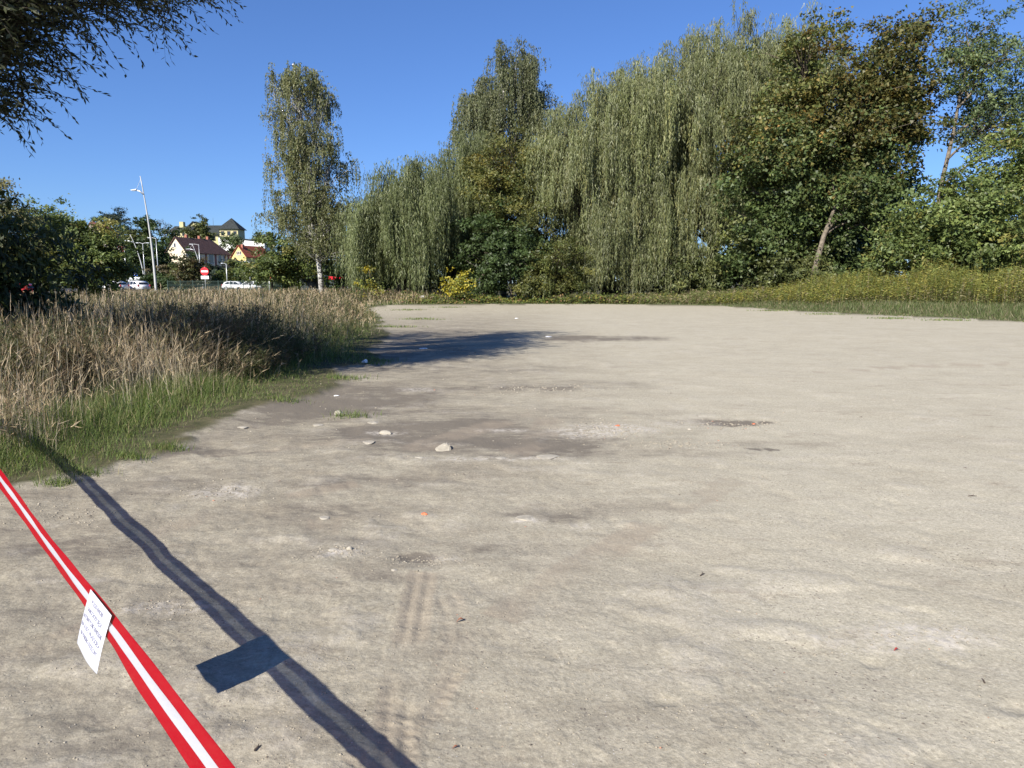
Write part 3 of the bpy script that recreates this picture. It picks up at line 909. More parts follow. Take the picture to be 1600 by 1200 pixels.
for (u, Y, h, s, lab) in ((1165, 63, 78, 42, 'dark understory bush at the left foot of the brown topped maple'), (1320, 61, 64, 46, 'dark understory bush behind the leaning grey trunk'),
                          (1085, 63, 40, 44, 'low bush under the curtains of the tallest willow'), (1240, 58.5, 44, 40, 'mid green bush between the feet of the two maples'), (1480, 56, 46, 44, 'low bush behind the goldenrod below the tall ash'), (1570, 55, 48, 50, 'low bush behind the goldenrod near the right edge')):
    b = at(u, 442, Y)
    broadleaf('understory_bush', lab, [(b.x, Y, 0), (b.x, Y, 1), (b.x, Y, 2.2)],
              [lobe(u, 442 - h * .45, Y, s, h * .5, 2.2), lobe(u - s * .6, 442 - h * .2, Y - .4, s * .6, h * .32, 1.6), lobe(u + s * .6, 442 - h * .25, Y - .3, s * .6, h * .36, 1.6)],
              190, 50, (.22, .15), DARKG if h > 50 else OLIVE, cl=.6, rt=.1, cat='bush', shell=.3)

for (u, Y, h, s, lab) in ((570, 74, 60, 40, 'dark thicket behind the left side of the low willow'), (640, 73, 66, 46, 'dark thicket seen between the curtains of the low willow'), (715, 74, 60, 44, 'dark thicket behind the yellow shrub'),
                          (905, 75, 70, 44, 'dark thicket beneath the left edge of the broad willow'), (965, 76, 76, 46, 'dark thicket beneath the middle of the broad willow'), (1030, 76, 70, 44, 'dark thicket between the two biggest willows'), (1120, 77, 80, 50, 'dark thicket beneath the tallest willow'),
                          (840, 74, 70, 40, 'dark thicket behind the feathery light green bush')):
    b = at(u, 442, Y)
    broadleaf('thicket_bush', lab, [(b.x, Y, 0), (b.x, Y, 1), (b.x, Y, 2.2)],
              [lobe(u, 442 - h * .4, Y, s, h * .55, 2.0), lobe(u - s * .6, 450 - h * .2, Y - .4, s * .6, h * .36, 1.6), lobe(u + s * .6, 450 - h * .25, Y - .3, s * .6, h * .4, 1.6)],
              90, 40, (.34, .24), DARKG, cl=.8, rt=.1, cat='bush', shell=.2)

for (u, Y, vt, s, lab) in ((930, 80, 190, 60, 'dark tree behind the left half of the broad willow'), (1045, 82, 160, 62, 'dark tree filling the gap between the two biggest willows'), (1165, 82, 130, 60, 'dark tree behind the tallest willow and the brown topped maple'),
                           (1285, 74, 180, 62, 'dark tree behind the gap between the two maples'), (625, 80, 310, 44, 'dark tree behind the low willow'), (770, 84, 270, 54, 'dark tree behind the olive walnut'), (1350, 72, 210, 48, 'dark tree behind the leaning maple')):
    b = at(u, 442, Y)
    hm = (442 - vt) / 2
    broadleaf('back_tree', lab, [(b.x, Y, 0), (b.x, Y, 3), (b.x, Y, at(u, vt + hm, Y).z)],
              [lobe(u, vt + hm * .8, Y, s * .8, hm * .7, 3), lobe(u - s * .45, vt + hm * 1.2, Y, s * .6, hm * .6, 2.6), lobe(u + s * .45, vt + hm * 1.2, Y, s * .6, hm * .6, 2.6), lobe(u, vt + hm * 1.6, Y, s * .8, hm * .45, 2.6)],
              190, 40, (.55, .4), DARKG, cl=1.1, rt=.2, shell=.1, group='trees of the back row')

# ---- trees behind and beside the birch
broadleaf('roadside_tree', 'yellowish green young tree left of the birch, in front of the houses', [(-25.4, 76, .3), (-25.4, 76, 2), (-25.3, 76, 5)],
          [lobe(432, 400, 76, 26, 34, 1.8), lobe(418, 425, 76, 22, 18, 1.6), lobe(450, 415, 76.5, 26, 28, 1.8), lobe(428, 370, 76.5, 14, 22, 1.1)],
          230, 50, (.24, .15), SHRUB, cl=.6, rt=.12, shell=.2)
broadleaf('roadside_tree', 'bushy olive tree behind the white birch trunk', [(-22.9, 86, .3), (-22.9, 86, 2.8), (-22.9, 86, 5)],
          [lobe(480, 390, 86, 36, 28, 2.4), lobe(520, 385, 86, 28, 32, 2.4), lobe(500, 362, 86.5, 36, 30, 2.4), lobe(532, 405, 86, 12, 14, 1.2), lobe(470, 408, 86, 20, 14, 1.8)],
          300, 52, (.27, .16), OLIVE, cl=.7, rt=.14, shell=.25)
broadleaf('roadside_tree', 'dark little tree between the grey lockers and the low willow', [(-19, 86, .3), (-19, 86, 1.4), (-18.9, 86, 2.6)],
          [lobe(555, 428, 86, 11, 22, 1.1), lobe(552, 450, 86, 8, 12, .8)],
          90, 40, (.22, .12), DARKG, cl=.5, rt=.07, shell=.2)

# ---- bushes at the left
broadleaf('hedge_tree', 'dense mid green tree beyond the dry grass, left of the lamps', [(-27.5, 45.5, 0), (-27.4, 45.5, 1.5), (-27.4, 45.5, 3.5)],
          [lobe(100, 385, 45, 44, 50, 2), lobe(135, 395, 45, 46, 48, 2), lobe(165, 415, 45.5, 28, 30, 1.4), lobe(75, 360, 45.5, 26, 30, 1.4), lobe(110, 425, 44.5, 60, 24, 2)],
          600, 62, (.17, .10), SHRUB, cl=.42, rt=.14, shell=.4)
broadleaf('hedge_tree', 'pale yellow green tree at the left edge above the dark elder', [(-26.4, 37, 0), (-26.3, 37, 2), (-26.2, 37, 4.5)],
          [lobe(8, 330, 37, 34, 40, 1.6), lobe(-30, 310, 37, 34, 40, 1.6), lobe(36, 370, 37, 30, 40, 1.4), lobe(10, 400, 37, 50, 40, 1.6)],
          280, 60, (.14, .07), [((.19, .18, .07), 4), ((.23, .21, .085), 2), ((.13, .13, .05), 3)], cl=.42, rt=.12, shell=.3)

# elder with drooping compound leaves, close at the left edge
broadleaf('elder_bush', 'dark shaded elder with long drooping leaves at the left edge', [(-11.6, 14.2, 0), (-11.5, 14.2, 1.), (-11.3, 14.2, 2.)],
          [(-10.9, 14.0, 2.5, .95, 1.0, .9), (-10.2, 14.2, 2.0, .8, .8, .9), (-11.4, 13.6, 1.2, 1.2, 1, .9), (-10.1, 14.3, 1.2, .8, .8, .6), (-11.4, 14.4, 3.0, .8, 1, .6), (-9.7, 14.3, 1.3, .5, .6, .5)],
          420, 34, (.19, .06), [((.035, .052, .02), 4), ((.05, .072, .026), 3), ((.10, .115, .03), .8)], cl=.32, rt=.05, cat='bush', droop=1.1, upn=.3, bough=3)

# the big narrow leaved tree that overhangs the left edge and shades the lot
def over_tree():
    base = Vector((-13.0, 9.0, 0))
    t = thing('white_willow_tree', 'dark narrow leaved tree overhanging the upper left corner', 'tree', base)
    trunk = [base, base + Vector((.1, .1, 2)), base + Vector((.6, .3, 4.2)), base + Vector((1.0, .8, 6.5)), base + Vector((1.2, 1.2, 9))]
    lob = np.array([lobe(-15, -15, 9.6, 64, 54, 1.2), lobe(-40, 55, 9.8, 52, 50, 1.0), lobe(-62, 125, 10.0, 56, 34, 1.0), lobe(80, -36, 10.4, 80, 44, 1.3), lobe(165, -44, 11.8, 76, 38, 1.4), lobe(240, -46, 13.4, 54, 26, 1.2), lobe(5, 25, 9.8, 44, 32, 1.0),
                    (-9.5, 10.0, 6.4, 2.2, 2.2, 1.5), (-8.3, 8.8, 5.6, 1.7, 1.8, 1.0), (-11.5, 9.5, 6.2, 2.4, 2.2, 2.0), (-12.5, 12.5, 7.6, 3.0, 2.6, 2.2), (-15.5, 9.0, 7, 3, 3, 2.4), (-9.6, 12.8, 7.9, 2.6, 2.2, 1.3), (-12.6, 12.6, 4.9, 1.8, 1.6, 1.2), (-7.9, 8.3, 4.7, 1.3, 1.3, .8), (-9.6, 8.6, 5.0, 1.8, 1.6, 1.2),
                    (-7.3, 10.4, 7.1, 1.7, 1.6, .8), (-6.7, 12.2, 7.5, 1.7, 1.5, .8), (-6.3, 13.9, 7.9, 1.6, 1.3, .7), (-6.7, 9.2, 6.3, 1.4, 1.3, .75), (-6.3, 10.8, 6.9, 1.5, 1.4, .8)])
    ntw = np.array([150, 150, 110, 170, 180, 100, 50, 240, 240, 240, 210, 130, 230, 150, 190, 190, 210, 210, 150, 190, 190])
    li = np.repeat(np.arange(len(lob)), ntw)
    n = len(li)
    d = rdir(n)
    C = lob[li, :3] + d * lob[li, 3:] * (.1 + .9 * rng.random((n, 1)) ** .6)
    # leafy twigs that run outwards and droop
    cen = np.array([-13.2, 10.6, 6.0])
    out = unit(np.concatenate([C[:, :2] - cen[:2], np.zeros((n, 1))], 1)) * .8 + rng.normal(size=(n, 3)) * .75
    out = unit(out)
    out = unit(out + np.array([.1, 0, -.02]))
    L = .55 + .6 * rng.random(n)
    nl = 19
    ti = np.repeat(np.arange(n), nl)
    s = np.tile((np.arange(nl) + .5) / nl, n)
    Q = C[ti] + out[ti] * (L[ti] * s)[:, None]
    Q[:, 2] -= .13 * (L[ti] * s) ** 2
    side = unit(np.cross(out, np.array([0, 0, 1.])))[ti] * np.where(np.tile(np.arange(nl) % 2, n) == 0, 1, -1)[:, None]
    A = unit(out[ti] * .7 + side * .8 + np.array([0, 0, -.3]) + rng.normal(size=Q.shape) * .38)
    S = unit(np.cross(A, rng.normal(size=Q.shape) + np.array([0, 0, 1.2])))
    m = len(Q)
    V, F = kites(Q, A, S, .105 * (.7 + .6 * rng.random(m)), .030 * (.8 + .5 * rng.random(m)), .45)
    col = pal_pick(OVER, m) * (1 + .2 * (rng.random((m, 1)) * 2 - 1))
    np_obj('crown', V - np.array(base), F, LEAF, t, col)
    mb = MB()
    for q in range(n):
        c0 = Vector(C[q]) - base; o0 = Vector(out[q]); l0 = float(L[q])
        mb.tube([c0 - o0 * .25, c0 + o0 * l0 * .5 - Vector((0, 0, .0325 * l0 * l0)), c0 + o0 * l0 - Vector((0, 0, .13 * l0 * l0))], [.006, .004, .0015], 3, cap=False)
    tp = [p - base for p in trunk]
    mb.tube(tp, [.42, .33, .27, .2, .1], 12)
    for lb, c in [(j, Vector(l[:3]) - base) for j, l in enumerate(lob)]:
        s0 = poly_at(tp, min(max(c.z - 2.2, 1.8), 7.5))
        mb.tube(limb_pts(s0, c, .05, 6), [.13, .11, .09, .07, .05, .03], 8)
        for q in np.where(li == lb)[0][:70]:
            e = Vector(C[q]) - base
            st = s0.lerp(c, .55 + .45 * random.random())
            mb.tube(limb_pts(st, e, .04, 4), [.022, .016, .011, .005], 4, cap=False)
    # the bare limb seen against the sky at the picture's left edge
    mb.tube([at(45, -40, 9.8) - base, at(30, 10, 9.8) - base, at(16, 60, 9.9) - base, at(6, 105, 10) - base], [.09, .08, .06, .03], 8)
    mb.build('trunk', BARK_D, t, smooth=True)


over_tree()
# ------------------------------------------------------------------ grass and weeds
def ribbons(B, H, D, bend, W, segs=3, tip=.15):
    """grass blades: base B, height H, lean direction D (xy), bend 0..1, width W -> V, F (quads)"""
    n = len(B)
    t = np.linspace(0, 1, segs + 1)
    side = np.stack([-D[:, 1], D[:, 0], np.zeros(n)], 1)
    a = rng.random(n) * 6.28
    side = unit(side * np.cos(a)[:, None] + np.stack([D[:, 0], D[:, 1], np.zeros(n)], 1) * np.sin(a)[:, None])
    V = np.empty((n, segs + 1, 2, 3), np.float32)
    for i, q in enumerate(t):
        c = B.copy()
        c[:, 0] += D[:, 0] * bend * H * q ** 1.8; c[:, 1] += D[:, 1] * bend * H * q ** 1.8
        c[:, 2] += H * q * (1 - .35 * bend * q)
        w = W * (1 - (1 - tip) * q) * .5
        V[:, i, 0] = c - side * w[:, None]; V[:, i, 1] = c + side * w[:, None]
    idx = np.arange(n * (segs + 1) * 2).reshape(n, segs + 1, 2)
    F = np.stack([idx[:, :-1, 0], idx[:, :-1, 1], idx[:, 1:, 1], idx[:, 1:, 0]], -1).reshape(-1, 4)
    return V.reshape(-1, 3), F, segs


def merge(parts):
    Vs, Fs, Cs, o = [], [], [], 0
    for V, F, C in parts:
        Vs.append(V); Fs.append(F + o); Cs.append(C); o += len(V)
    return np.concatenate(Vs), Fs, np.concatenate(Cs)


DRY = [((.52, .45, .315), 4), ((.41, .345, .225), 3), ((.60, .53, .39), 2), ((.19, .15, .10), 2), ((.27, .26, .145), 2)]
GREEN = [((.13, .185, .05), 4), ((.10, .145, .04), 3), ((.18, .215, .07), 2.5), ((.30, .265, .14), 1.3)]
MIXG = [((.13, .145, .06), 3), ((.18, .18, .085), 3), ((.09, .11, .042), 3), ((.26, .225, .12), 2)]


def lean(n, k=1.):
    a = rng.random(n) * 6.28
    d = np.stack([np.cos(a), np.sin(a)], 1) * k + np.array([.25, -.05])
    return d


def meadow():
    n = 220000
    az = np.radians(-46 + 41 * rng.random(n)); r = np.exp(np.log(4.) + (np.log(78) - np.log(4.)) * rng.random(n) ** .9)
    x = r * np.sin(az); y = r * np.cos(az)
    sd = lot_sd(x, y) + edge_noise(x, y) * .7
    ok = (sd > .4) & (x < -2)
    x, y, r, sd = x[ok], y[ok], r[ok], sd[ok]
    pn = fbm(x, y, 3.0, 3, 21); pn2 = fbm(x, y, 1.1, 2, 22)
    dens = sstep(.5, 2.3, sd + .9 * pn2) * np.clip(.55 + .9 * pn, .06, 1)
    ok = rng.random(len(x)) < dens
    x, y, r, sd, pn = x[ok], y[ok], r[ok], sd[ok], pn[ok]
    m = min(len(x), 62000)
    x, y, r, sd, pn = x[:m], y[:m], r[:m], sd[:m], pn[:m]
    # stems stand in tussocks that lean together
    own = (np.arange(m) // 9) * 9
    spr = np.clip(.02 * r[own], .1, .5)
    x = np.where(rng.random(m) < .7, x[own] + rng.normal(size=m) * spr, x); y = np.where(rng.random(m) < .7, y[own] + rng.normal(size=m) * spr, y)
    sd = lot_sd(x, y) + edge_noise(x, y) * .7
    ok = sd > .25
    x, y, r, sd, pn, own = x[ok], y[ok], r[ok], sd[ok], pn[ok], own[ok]
    tl = rng.normal(size=(m, 2)) * .7; th = .55 + .8 * rng.random(m)
    tl, th = tl[own], th[own]; m = len(x); r = np.hypot(x, y)
    H = (.42 + .6 * sstep(.5, 2.4, sd)) * (.55 + .6 * rng.random(m)) * th * (1 - .2 * sstep(28, 45, r)) * (1 + .22 * pn)
    B = np.stack([x, y, gz(x, y) - .02], 1)
    D = lean(m, .5) + tl
    bend = .06 + .6 * rng.random(m) ** 1.8
    W = np.maximum(.0038, r * .0005)
    V, F, sg = ribbons(B, H, D, bend, W, 2, .35)
    pick = fbm(x, y, 4.5, 2, 25)
    cb = np.where((pick + .25 * rng.normal(size=m) > .16)[:, None], pal_pick(MIXG, m), pal_pick(DRY, m))
    col = np.repeat(cb, sg, 0)
    # base of the stems greener
    parts = [(V, F, col)]
    tipV = V.reshape(m, 3, 2, 3).mean(2)
    for k in range(3):
        q = .72 + .26 * rng.random(m)
        P = tipV[:, 1] + (tipV[:, 2] - tipV[:, 1]) * (q[:, None] - .5) * 2
        A = unit(tipV[:, 2] - tipV[:, 1] + rng.normal(size=(m, 3)) * .12)
        S = unit(np.cross(A, rng.normal(size=(m, 3))))
        Vk, Fk = spikes(P, A, S, (.07 + .09 * rng.random(m)), np.maximum(.007, r * .0007))
        parts.append((Vk, Fk, cb * np.array([1.02, .93, .85])))
    V, F, C = merge(parts)
    C = C * (1 + .2 * (rng.random((len(C), 1)) * 2 - 1))
    tag(np_obj('dry_grass', V, F, GRASS, None, C), 'tall dry straw coloured grass filling the meadow at left', 'grass', kind='stuff')
    # dark branching weeds among the straw
    n = 60000
    az = np.radians(-46 + 40 * rng.random(n)); r = np.exp(np.log(6.) + (np.log(60) - np.log(6.)) * rng.random(n))
    x = r * np.sin(az); y = r * np.cos(az)
    sd = lot_sd(x, y) + edge_noise(x, y) * .7
    ok = (sd > .9) & (x < -2) & (fbm(x, y, 2.0, 3, 61) + .1 * rng.normal(size=n) > .17)
    x, y, r, sd = x[ok][:4200], y[ok][:4200], r[ok][:4200], sd[ok][:4200]
    m = len(x)
    H = (.5 + .55 * sstep(.8, 2.6, sd)) * (.7 + .5 * rng.random(m))
    B = np.stack([x, y, gz(x, y) - .02], 1); D = lean(m, .9); bend = .05 + .35 * rng.random(m)
    V, F, sg = ribbons(B, H, D, bend, np.maximum(.007, r * .0006), 2, .4)
    wp = [((.10, .095, .045), 3), ((.07, .08, .03), 3), ((.15, .115, .065), 2.5), ((.055, .06, .026), 2)]
    bc = pal_pick(wp, m)
    parts = [(V, F, np.repeat(bc * .8, sg, 0))]
    for k in range(22):
        q = .3 + .7 * rng.random(m)
        P = B.copy()
        P[:, 0] += D[:, 0] * bend * H * q ** 1.8; P[:, 1] += D[:, 1] * bend * H * q ** 1.8; P[:, 2] += H * q * (1 - .35 * bend * q)
        a = rng.random(m) * 6.28
        A = unit(np.stack([np.cos(a), np.sin(a), .4 + .9 * rng.random(m)], 1))
        P += A * (.16 * rng.random(m) * (1.15 - q))[:, None]
        S = unit(np.cross(A, rng.normal(size=(m, 3))))
        Vk, Fk = spikes(P, A, S, .05 + .06 * rng.random(m), np.maximum(.018, r * .0013))
        parts.append((Vk, Fk, bc))
    V, F, C = merge(parts)
    tag(np_obj('meadow_weeds', V, F, GRASS, None, C * (1 + .25 * (rng.random((len(C), 1)) * 2 - 1))), 'dark olive and brown weeds mixed into the dry grass', 'weeds', kind='stuff')
    # leafy undergrowth between the stems
    n = 195000
    az = np.radians(-46 + 41 * rng.random(n)); r = np.exp(np.log(4.) + (np.log(60) - np.log(4.)) * rng.random(n) ** .9)
    x = r * np.sin(az); y = r * np.cos(az)
    sd = lot_sd(x, y) + edge_noise(x, y)
    ok = (x < -2) & (rng.random(n) < np.where(sd < 2.6, sstep(-.25, .7, sd), .2))
    x, y, r, sd = x[ok], y[ok], r[ok], sd[ok]
    m = len(x)
    H = (.04 + .26 * sstep(0, 1.8, sd)) * (.45 + .9 * rng.random(m) ** 1.3) * (1 + .5 * fbm(x, y, 1.2, 2, 27))
    H = np.maximum(H, .03)
    B = np.stack([x, y, gz(x, y) - .02], 1)
    V, F, sg = ribbons(B, H, lean(m, 1.), .15 + .55 * rng.random(m), np.maximum(.007, r * .0009), 2, .12)
    g = np.where((rng.random(m) < sstep(1.2, 3.5, sd) * .7)[:, None], pal_pick(MIXG, m), pal_pick(GREEN, m))
    C = np.repeat(g * (1 + .3 * (rng.random((m, 1)) * 2 - 1)), sg, 0)
    tag(np_obj('green_grass', V, F, GRASS, None, C), 'short green grass along the left edge of the dirt lot', 'grass', kind='stuff')
    # scattered tufts on the dirt near the edge
    n = 3500
    cx = [gp(u, v) for (u, v) in ((205, 716), (262, 700), (445, 624), (575, 566), (590, 562), (548, 648), (540, 590), (640, 484), (660, 498), (620, 510), (700, 480), (130, 738), (90, 752), (1390, 497), (1290, 491), (1480, 500), (1210, 485))]
    k = rng.integers(0, len(cx), n)
    c = np.array([q[:2] for q in cx])[k]
    sp = np.clip(.012 * c[:, 1], .07, .5)[:, None]
    xy = c + rng.normal(size=(n, 2)) * sp * np.array([1.3, .8])
    r = np.hypot(xy[:, 0], xy[:, 1])
    B = np.stack([xy[:, 0], xy[:, 1], gz(xy[:, 0], xy[:, 1]) - .01], 1)
    V, F, sg = ribbons(B, .05 + .09 * rng.random(n), lean(n), .2 + .6 * rng.random(n), np.maximum(.006, r * .0009), 2, .1)
    tag(np_obj('grass_tufts', V, F, GRASS, None, np.repeat(pal_pick(GREEN, n), sg, 0)), 'small sparse tufts of grass on the dirt near the edge', 'grass', kind='stuff')


meadow()


def back_verge():
    # mown strip along the far and right edge
    n = 190000
    az = np.radians(-14 + 56 * rng.random(n)); r = 26 + 44 * rng.random(n)
    x = r * np.sin(az); y = r * np.cos(az)
    sd = lot_sd(x, y) + edge_noise(x, y) * .9
    ok = (sd > -.1) & (sd < 2.2 + 7 * sstep(.2, .55, x / y)) & (y > 12)
    x, y, r, sd = x[ok], y[ok], r[ok], sd[ok]
    m = len(x)
    B = np.stack([x, y, land(x, y) - .03], 1)
    H = (.08 + .22 * sstep(0, 3, sd)) * (.5 + rng.random(m))
    A = unit(np.array([0, 0, 1.]) + rng.normal(size=(m, 3)) * .35)
    S = unit(np.cross(A, rng.normal(size=(m, 3))))
    V, F = spikes(B, A, S, H, r * .0011)
    tag(np_obj('mown_grass', V, F, GRASS, None, pal_pick([((.10, .13, .045), 4), ((.08, .105, .036), 3), ((.15, .16, .07), 2), ((.24, .21, .125), 1.8)], m) * (1 + .25 * (rng.random((m, 1)) * 2 - 1))),
        'strip of short green grass along the far edge of the lot', 'grass', kind='stuff')
    # goldenrod and tall weeds
    n = 52000
    az = np.radians(3 + 42 * rng.random(n)); r = 30 + 42 * rng.random(n)
    x = r * np.sin(az); y = r * np.cos(az)
    sd = lot_sd(x, y) + .8 * fbm(x, y, 2.5, 2, 33)
    w0 = .8 + 5.5 * sstep(.2, .62, x / y)
    sd = sd - w0
    ok = (sd > 0) & (sd < 6.5) & (y > 15)
    x, y, r, sd = x[ok][:9000], y[ok][:9000], r[ok][:9000], sd[ok][:9000]
    m = len(x)
    ratio = x / y
    H = (.75 + 1.45 * sstep(.22, .6, ratio)) * (.7 + .45 * rng.random(m)) * (1 + .5 * fbm(x, y, 2.2, 3, 35)) * (.55 + .45 * sstep(0, 1.3, sd))
    B = np.stack([x, y, land(x, y) - .03], 1)
    D = lean(m, .6)
    bend = .05 + .2 * rng.random(m)
    V, F, sg = ribbons(B, H, D, bend, np.full(m, .018), 2, .4)
    gold = [((.31, .295, .075), 3), ((.235, .255, .068), 4), ((.39, .35, .10), 1.5), ((.165, .20, .055), 2.5)]
    brown = [((.30, .25, .15), 2), ((.21, .225, .09), 4), ((.40, .34, .21), 1.6), ((.145, .185, .055), 3)]
    wgt = sstep(.22, .42, ratio + .16 * fbm(x, y, 3, 2, 37)) * .85
    isg = rng.random(m) < wgt
    base_c = np.where(isg[:, None], pal_pick(gold, m), pal_pick(brown, m))
    parts = [(V, F, np.repeat(base_c * .7, sg, 0))]
    for k in range(15):
        q = .15 + .85 * rng.random(m)
        P = B.copy()
        P[:, 0] += D[:, 0] * bend * H * q ** 1.8; P[:, 1] += D[:, 1] * bend * H * q ** 1.8; P[:, 2] += H * q * (1 - .35 * bend * q)
        a = rng.random(m) * 6.28
        A = unit(np.stack([np.cos(a), np.sin(a), .5 * rng.random(m)], 1))
        S = unit(np.cross(A, np.array([0, 0, 1.]) + rng.normal(size=(m, 3)) * .4))
        Vk, Fk = spikes(P, A, S, .13 + .1 * rng.random(m), .055)
        low = np.where((q < .5)[:, None], pal_pick(brown, m), base_c)
        parts.append((Vk, Fk, low))
    V, F, C = merge(parts)
    tag(np_obj('goldenrod', V, F, GRASS, None, C * (1 + .25 * (rng.random((len(C), 1)) * 2 - 1))),
        'tall yellow green goldenrod and brown weeds below the right trees', 'weeds', kind='stuff')
    # creeping cover at the foot of the willows
    n = 14000
    x = -14 + 30 * rng.random(n); y = 56.5 + 5.5 * rng.random(n)
    sd = lot_sd(x, y)
    ok = sd > .5
    x, y = x[ok], y[ok]; m = len(x)
    h = (.06 + .42 * rng.random(m) ** 1.3) * np.clip(1 + 1.3 * fbm(x, y, 1.6, 2, 44), .1, 2.4)
    P = np.stack([x, y, land(x, y) + h], 1)
    nrm = unit(np.array([0, -.35, 1.]) + rng.normal(size=(m, 3)) * .5)
    A = unit(np.cross(nrm, rng.normal(size=(m, 3)))); S = unit(np.cross(nrm, A))
    V, F = kites(P, A, S, .22, .15)
    tag(np_obj('ground_cover', V, F, GRASS, None, pal_pick([((.10, .13, .03), 4), ((.2, .19, .04), 2), ((.06, .08, .024), 3), ((.22, .14, .06), 1)], m)),
        'low creeping leafy cover at the foot of the middle trees', 'ground cover', kind='stuff')


back_verge()


# mugwort plants: brown branching weeds at the edge of the dry grass
def mugwort(label, x, y, h, nst, lean_x, seed, pal):
    r0 = np.random.default_rng(seed)
    base = Vector((x, y, lz(x, y)))
    t = thing('mugwort_plant', label, 'plant', base, 0, 'mugwort plants in the dry grass')
    mb = MB(); Ps = []; As = []
    for i in range(nst):
        a = r0.random() * 6.28
        e = Vector((lean_x * h * (.2 + r0.random()) + .35 * h * math.cos(a), .3 * h * math.sin(a), h * (.65 + .4 * r0.random())))
        b = Vector((.12 * math.cos(a), .12 * math.sin(a), 0))
        pts = [b.lerp(e, q) - Vector((e.x, e.y, 0)) * .22 * math.sin(math.pi * q) for q in (0, .35, .7, 1)]
        mb.tube(pts, [.008, .007, .005, .002], 4, cap=False)
        for k in range(13):
            q = .3 + .7 * r0.random()
            j = min(int(q * 3), 2)
            p = pts[j].lerp(pts[j + 1], q * 3 - j)
            L = .10 + .22 * r0.random() * (1.2 - q)
            d = (Vector((math.cos(a + k * 2.4), math.sin(a + k * 2.4), .9)) + (pts[3] - pts[2]).normalized()).normalized()
            mb.tube([p, p + d * L * .5, p + d * L + Vector((0, 0, L * .15))], [.003, .0025, .001], 3, cap=False)
            for g in range(12):
                Ps.append(p + d * L * (.1 + .9 * r0.random())); As.append(d + Vector(r0.normal(size=3)) * .6)
    mb.build('stem', mat('weed_stem', (.14, .095, .06), .9, spec=.1), t)
    P = np.array(Ps); A = unit(np.array(As)); m = len(P)
    S = unit(np.cross(A, r0.normal(size=(m, 3))))
    V, F = kites(P, A, S, .03 + .035 * r0.random(m), .011)
    np_obj('foliage', V, F, GRASS, t, pal_pick(pal, m) * (1 + .25 * (r0.random((m, 1)) * 2 - 1)))


MUG = [((.16, .125, .075), 3), ((.12, .105, .055), 3), ((.10, .11, .045), 2), ((.22, .18, .11), 1)]
MUGD = [((.085, .085, .04), 3), ((.06, .07, .03), 3), ((.12, .095, .055), 2)]
for (u, v, h, ns, lx, pal, lab) in ((335, 585, 1.15, 26, .42, MUG, 'brown branching mugwort leaning right, nearest to the tree shadow'),
                                    (285, 590, 1.25, 22, .1, MUG, 'brown mugwort just left of the leaning one'),
                                    (205, 590, 1.1, 22, .0, MUGD, 'dark mugwort clump in the middle of the dry grass'),
                                    (245, 575, 1.2, 22, .15, MUGD, 'dark green mugwort between the brown and the middle clump'),
                                    (400, 545, 1.05, 16, .35, MUGD, 'small dark mugwort beside the shaded grass'),
                                    (120, 625, .85, 18, -.1, MUGD, 'low dark mugwort behind the green grass near the tape')):
    p = gp(u, v)
    mugwort(lab, p.x, p.y, h, ns, lx, int(u), pal)

# ------------------------------------------------------------------ barrier tape and notice
TD = Vector((-.6795, .7337, 0)); TN = Vector((.7337, .6795, 0)); T0 = Vector((-1.605, 2.59, .487))


def tape_tilt(q):
    a = np.interp(q, [-4.6, -2.2, -1.37, -.75, -.36, .05, 1.5, 7], [62, 56, 46, 33, 20, 20, 17, 8])
    return math.radians(a)


def tape_top(q):
    return T0 + TD * q + Vector((0, 0, .011 * math.sin(q * .9) * (1 if q < 0 else -.6) + (.02 * max(q - 1, 0) if q > 1 else 0)))


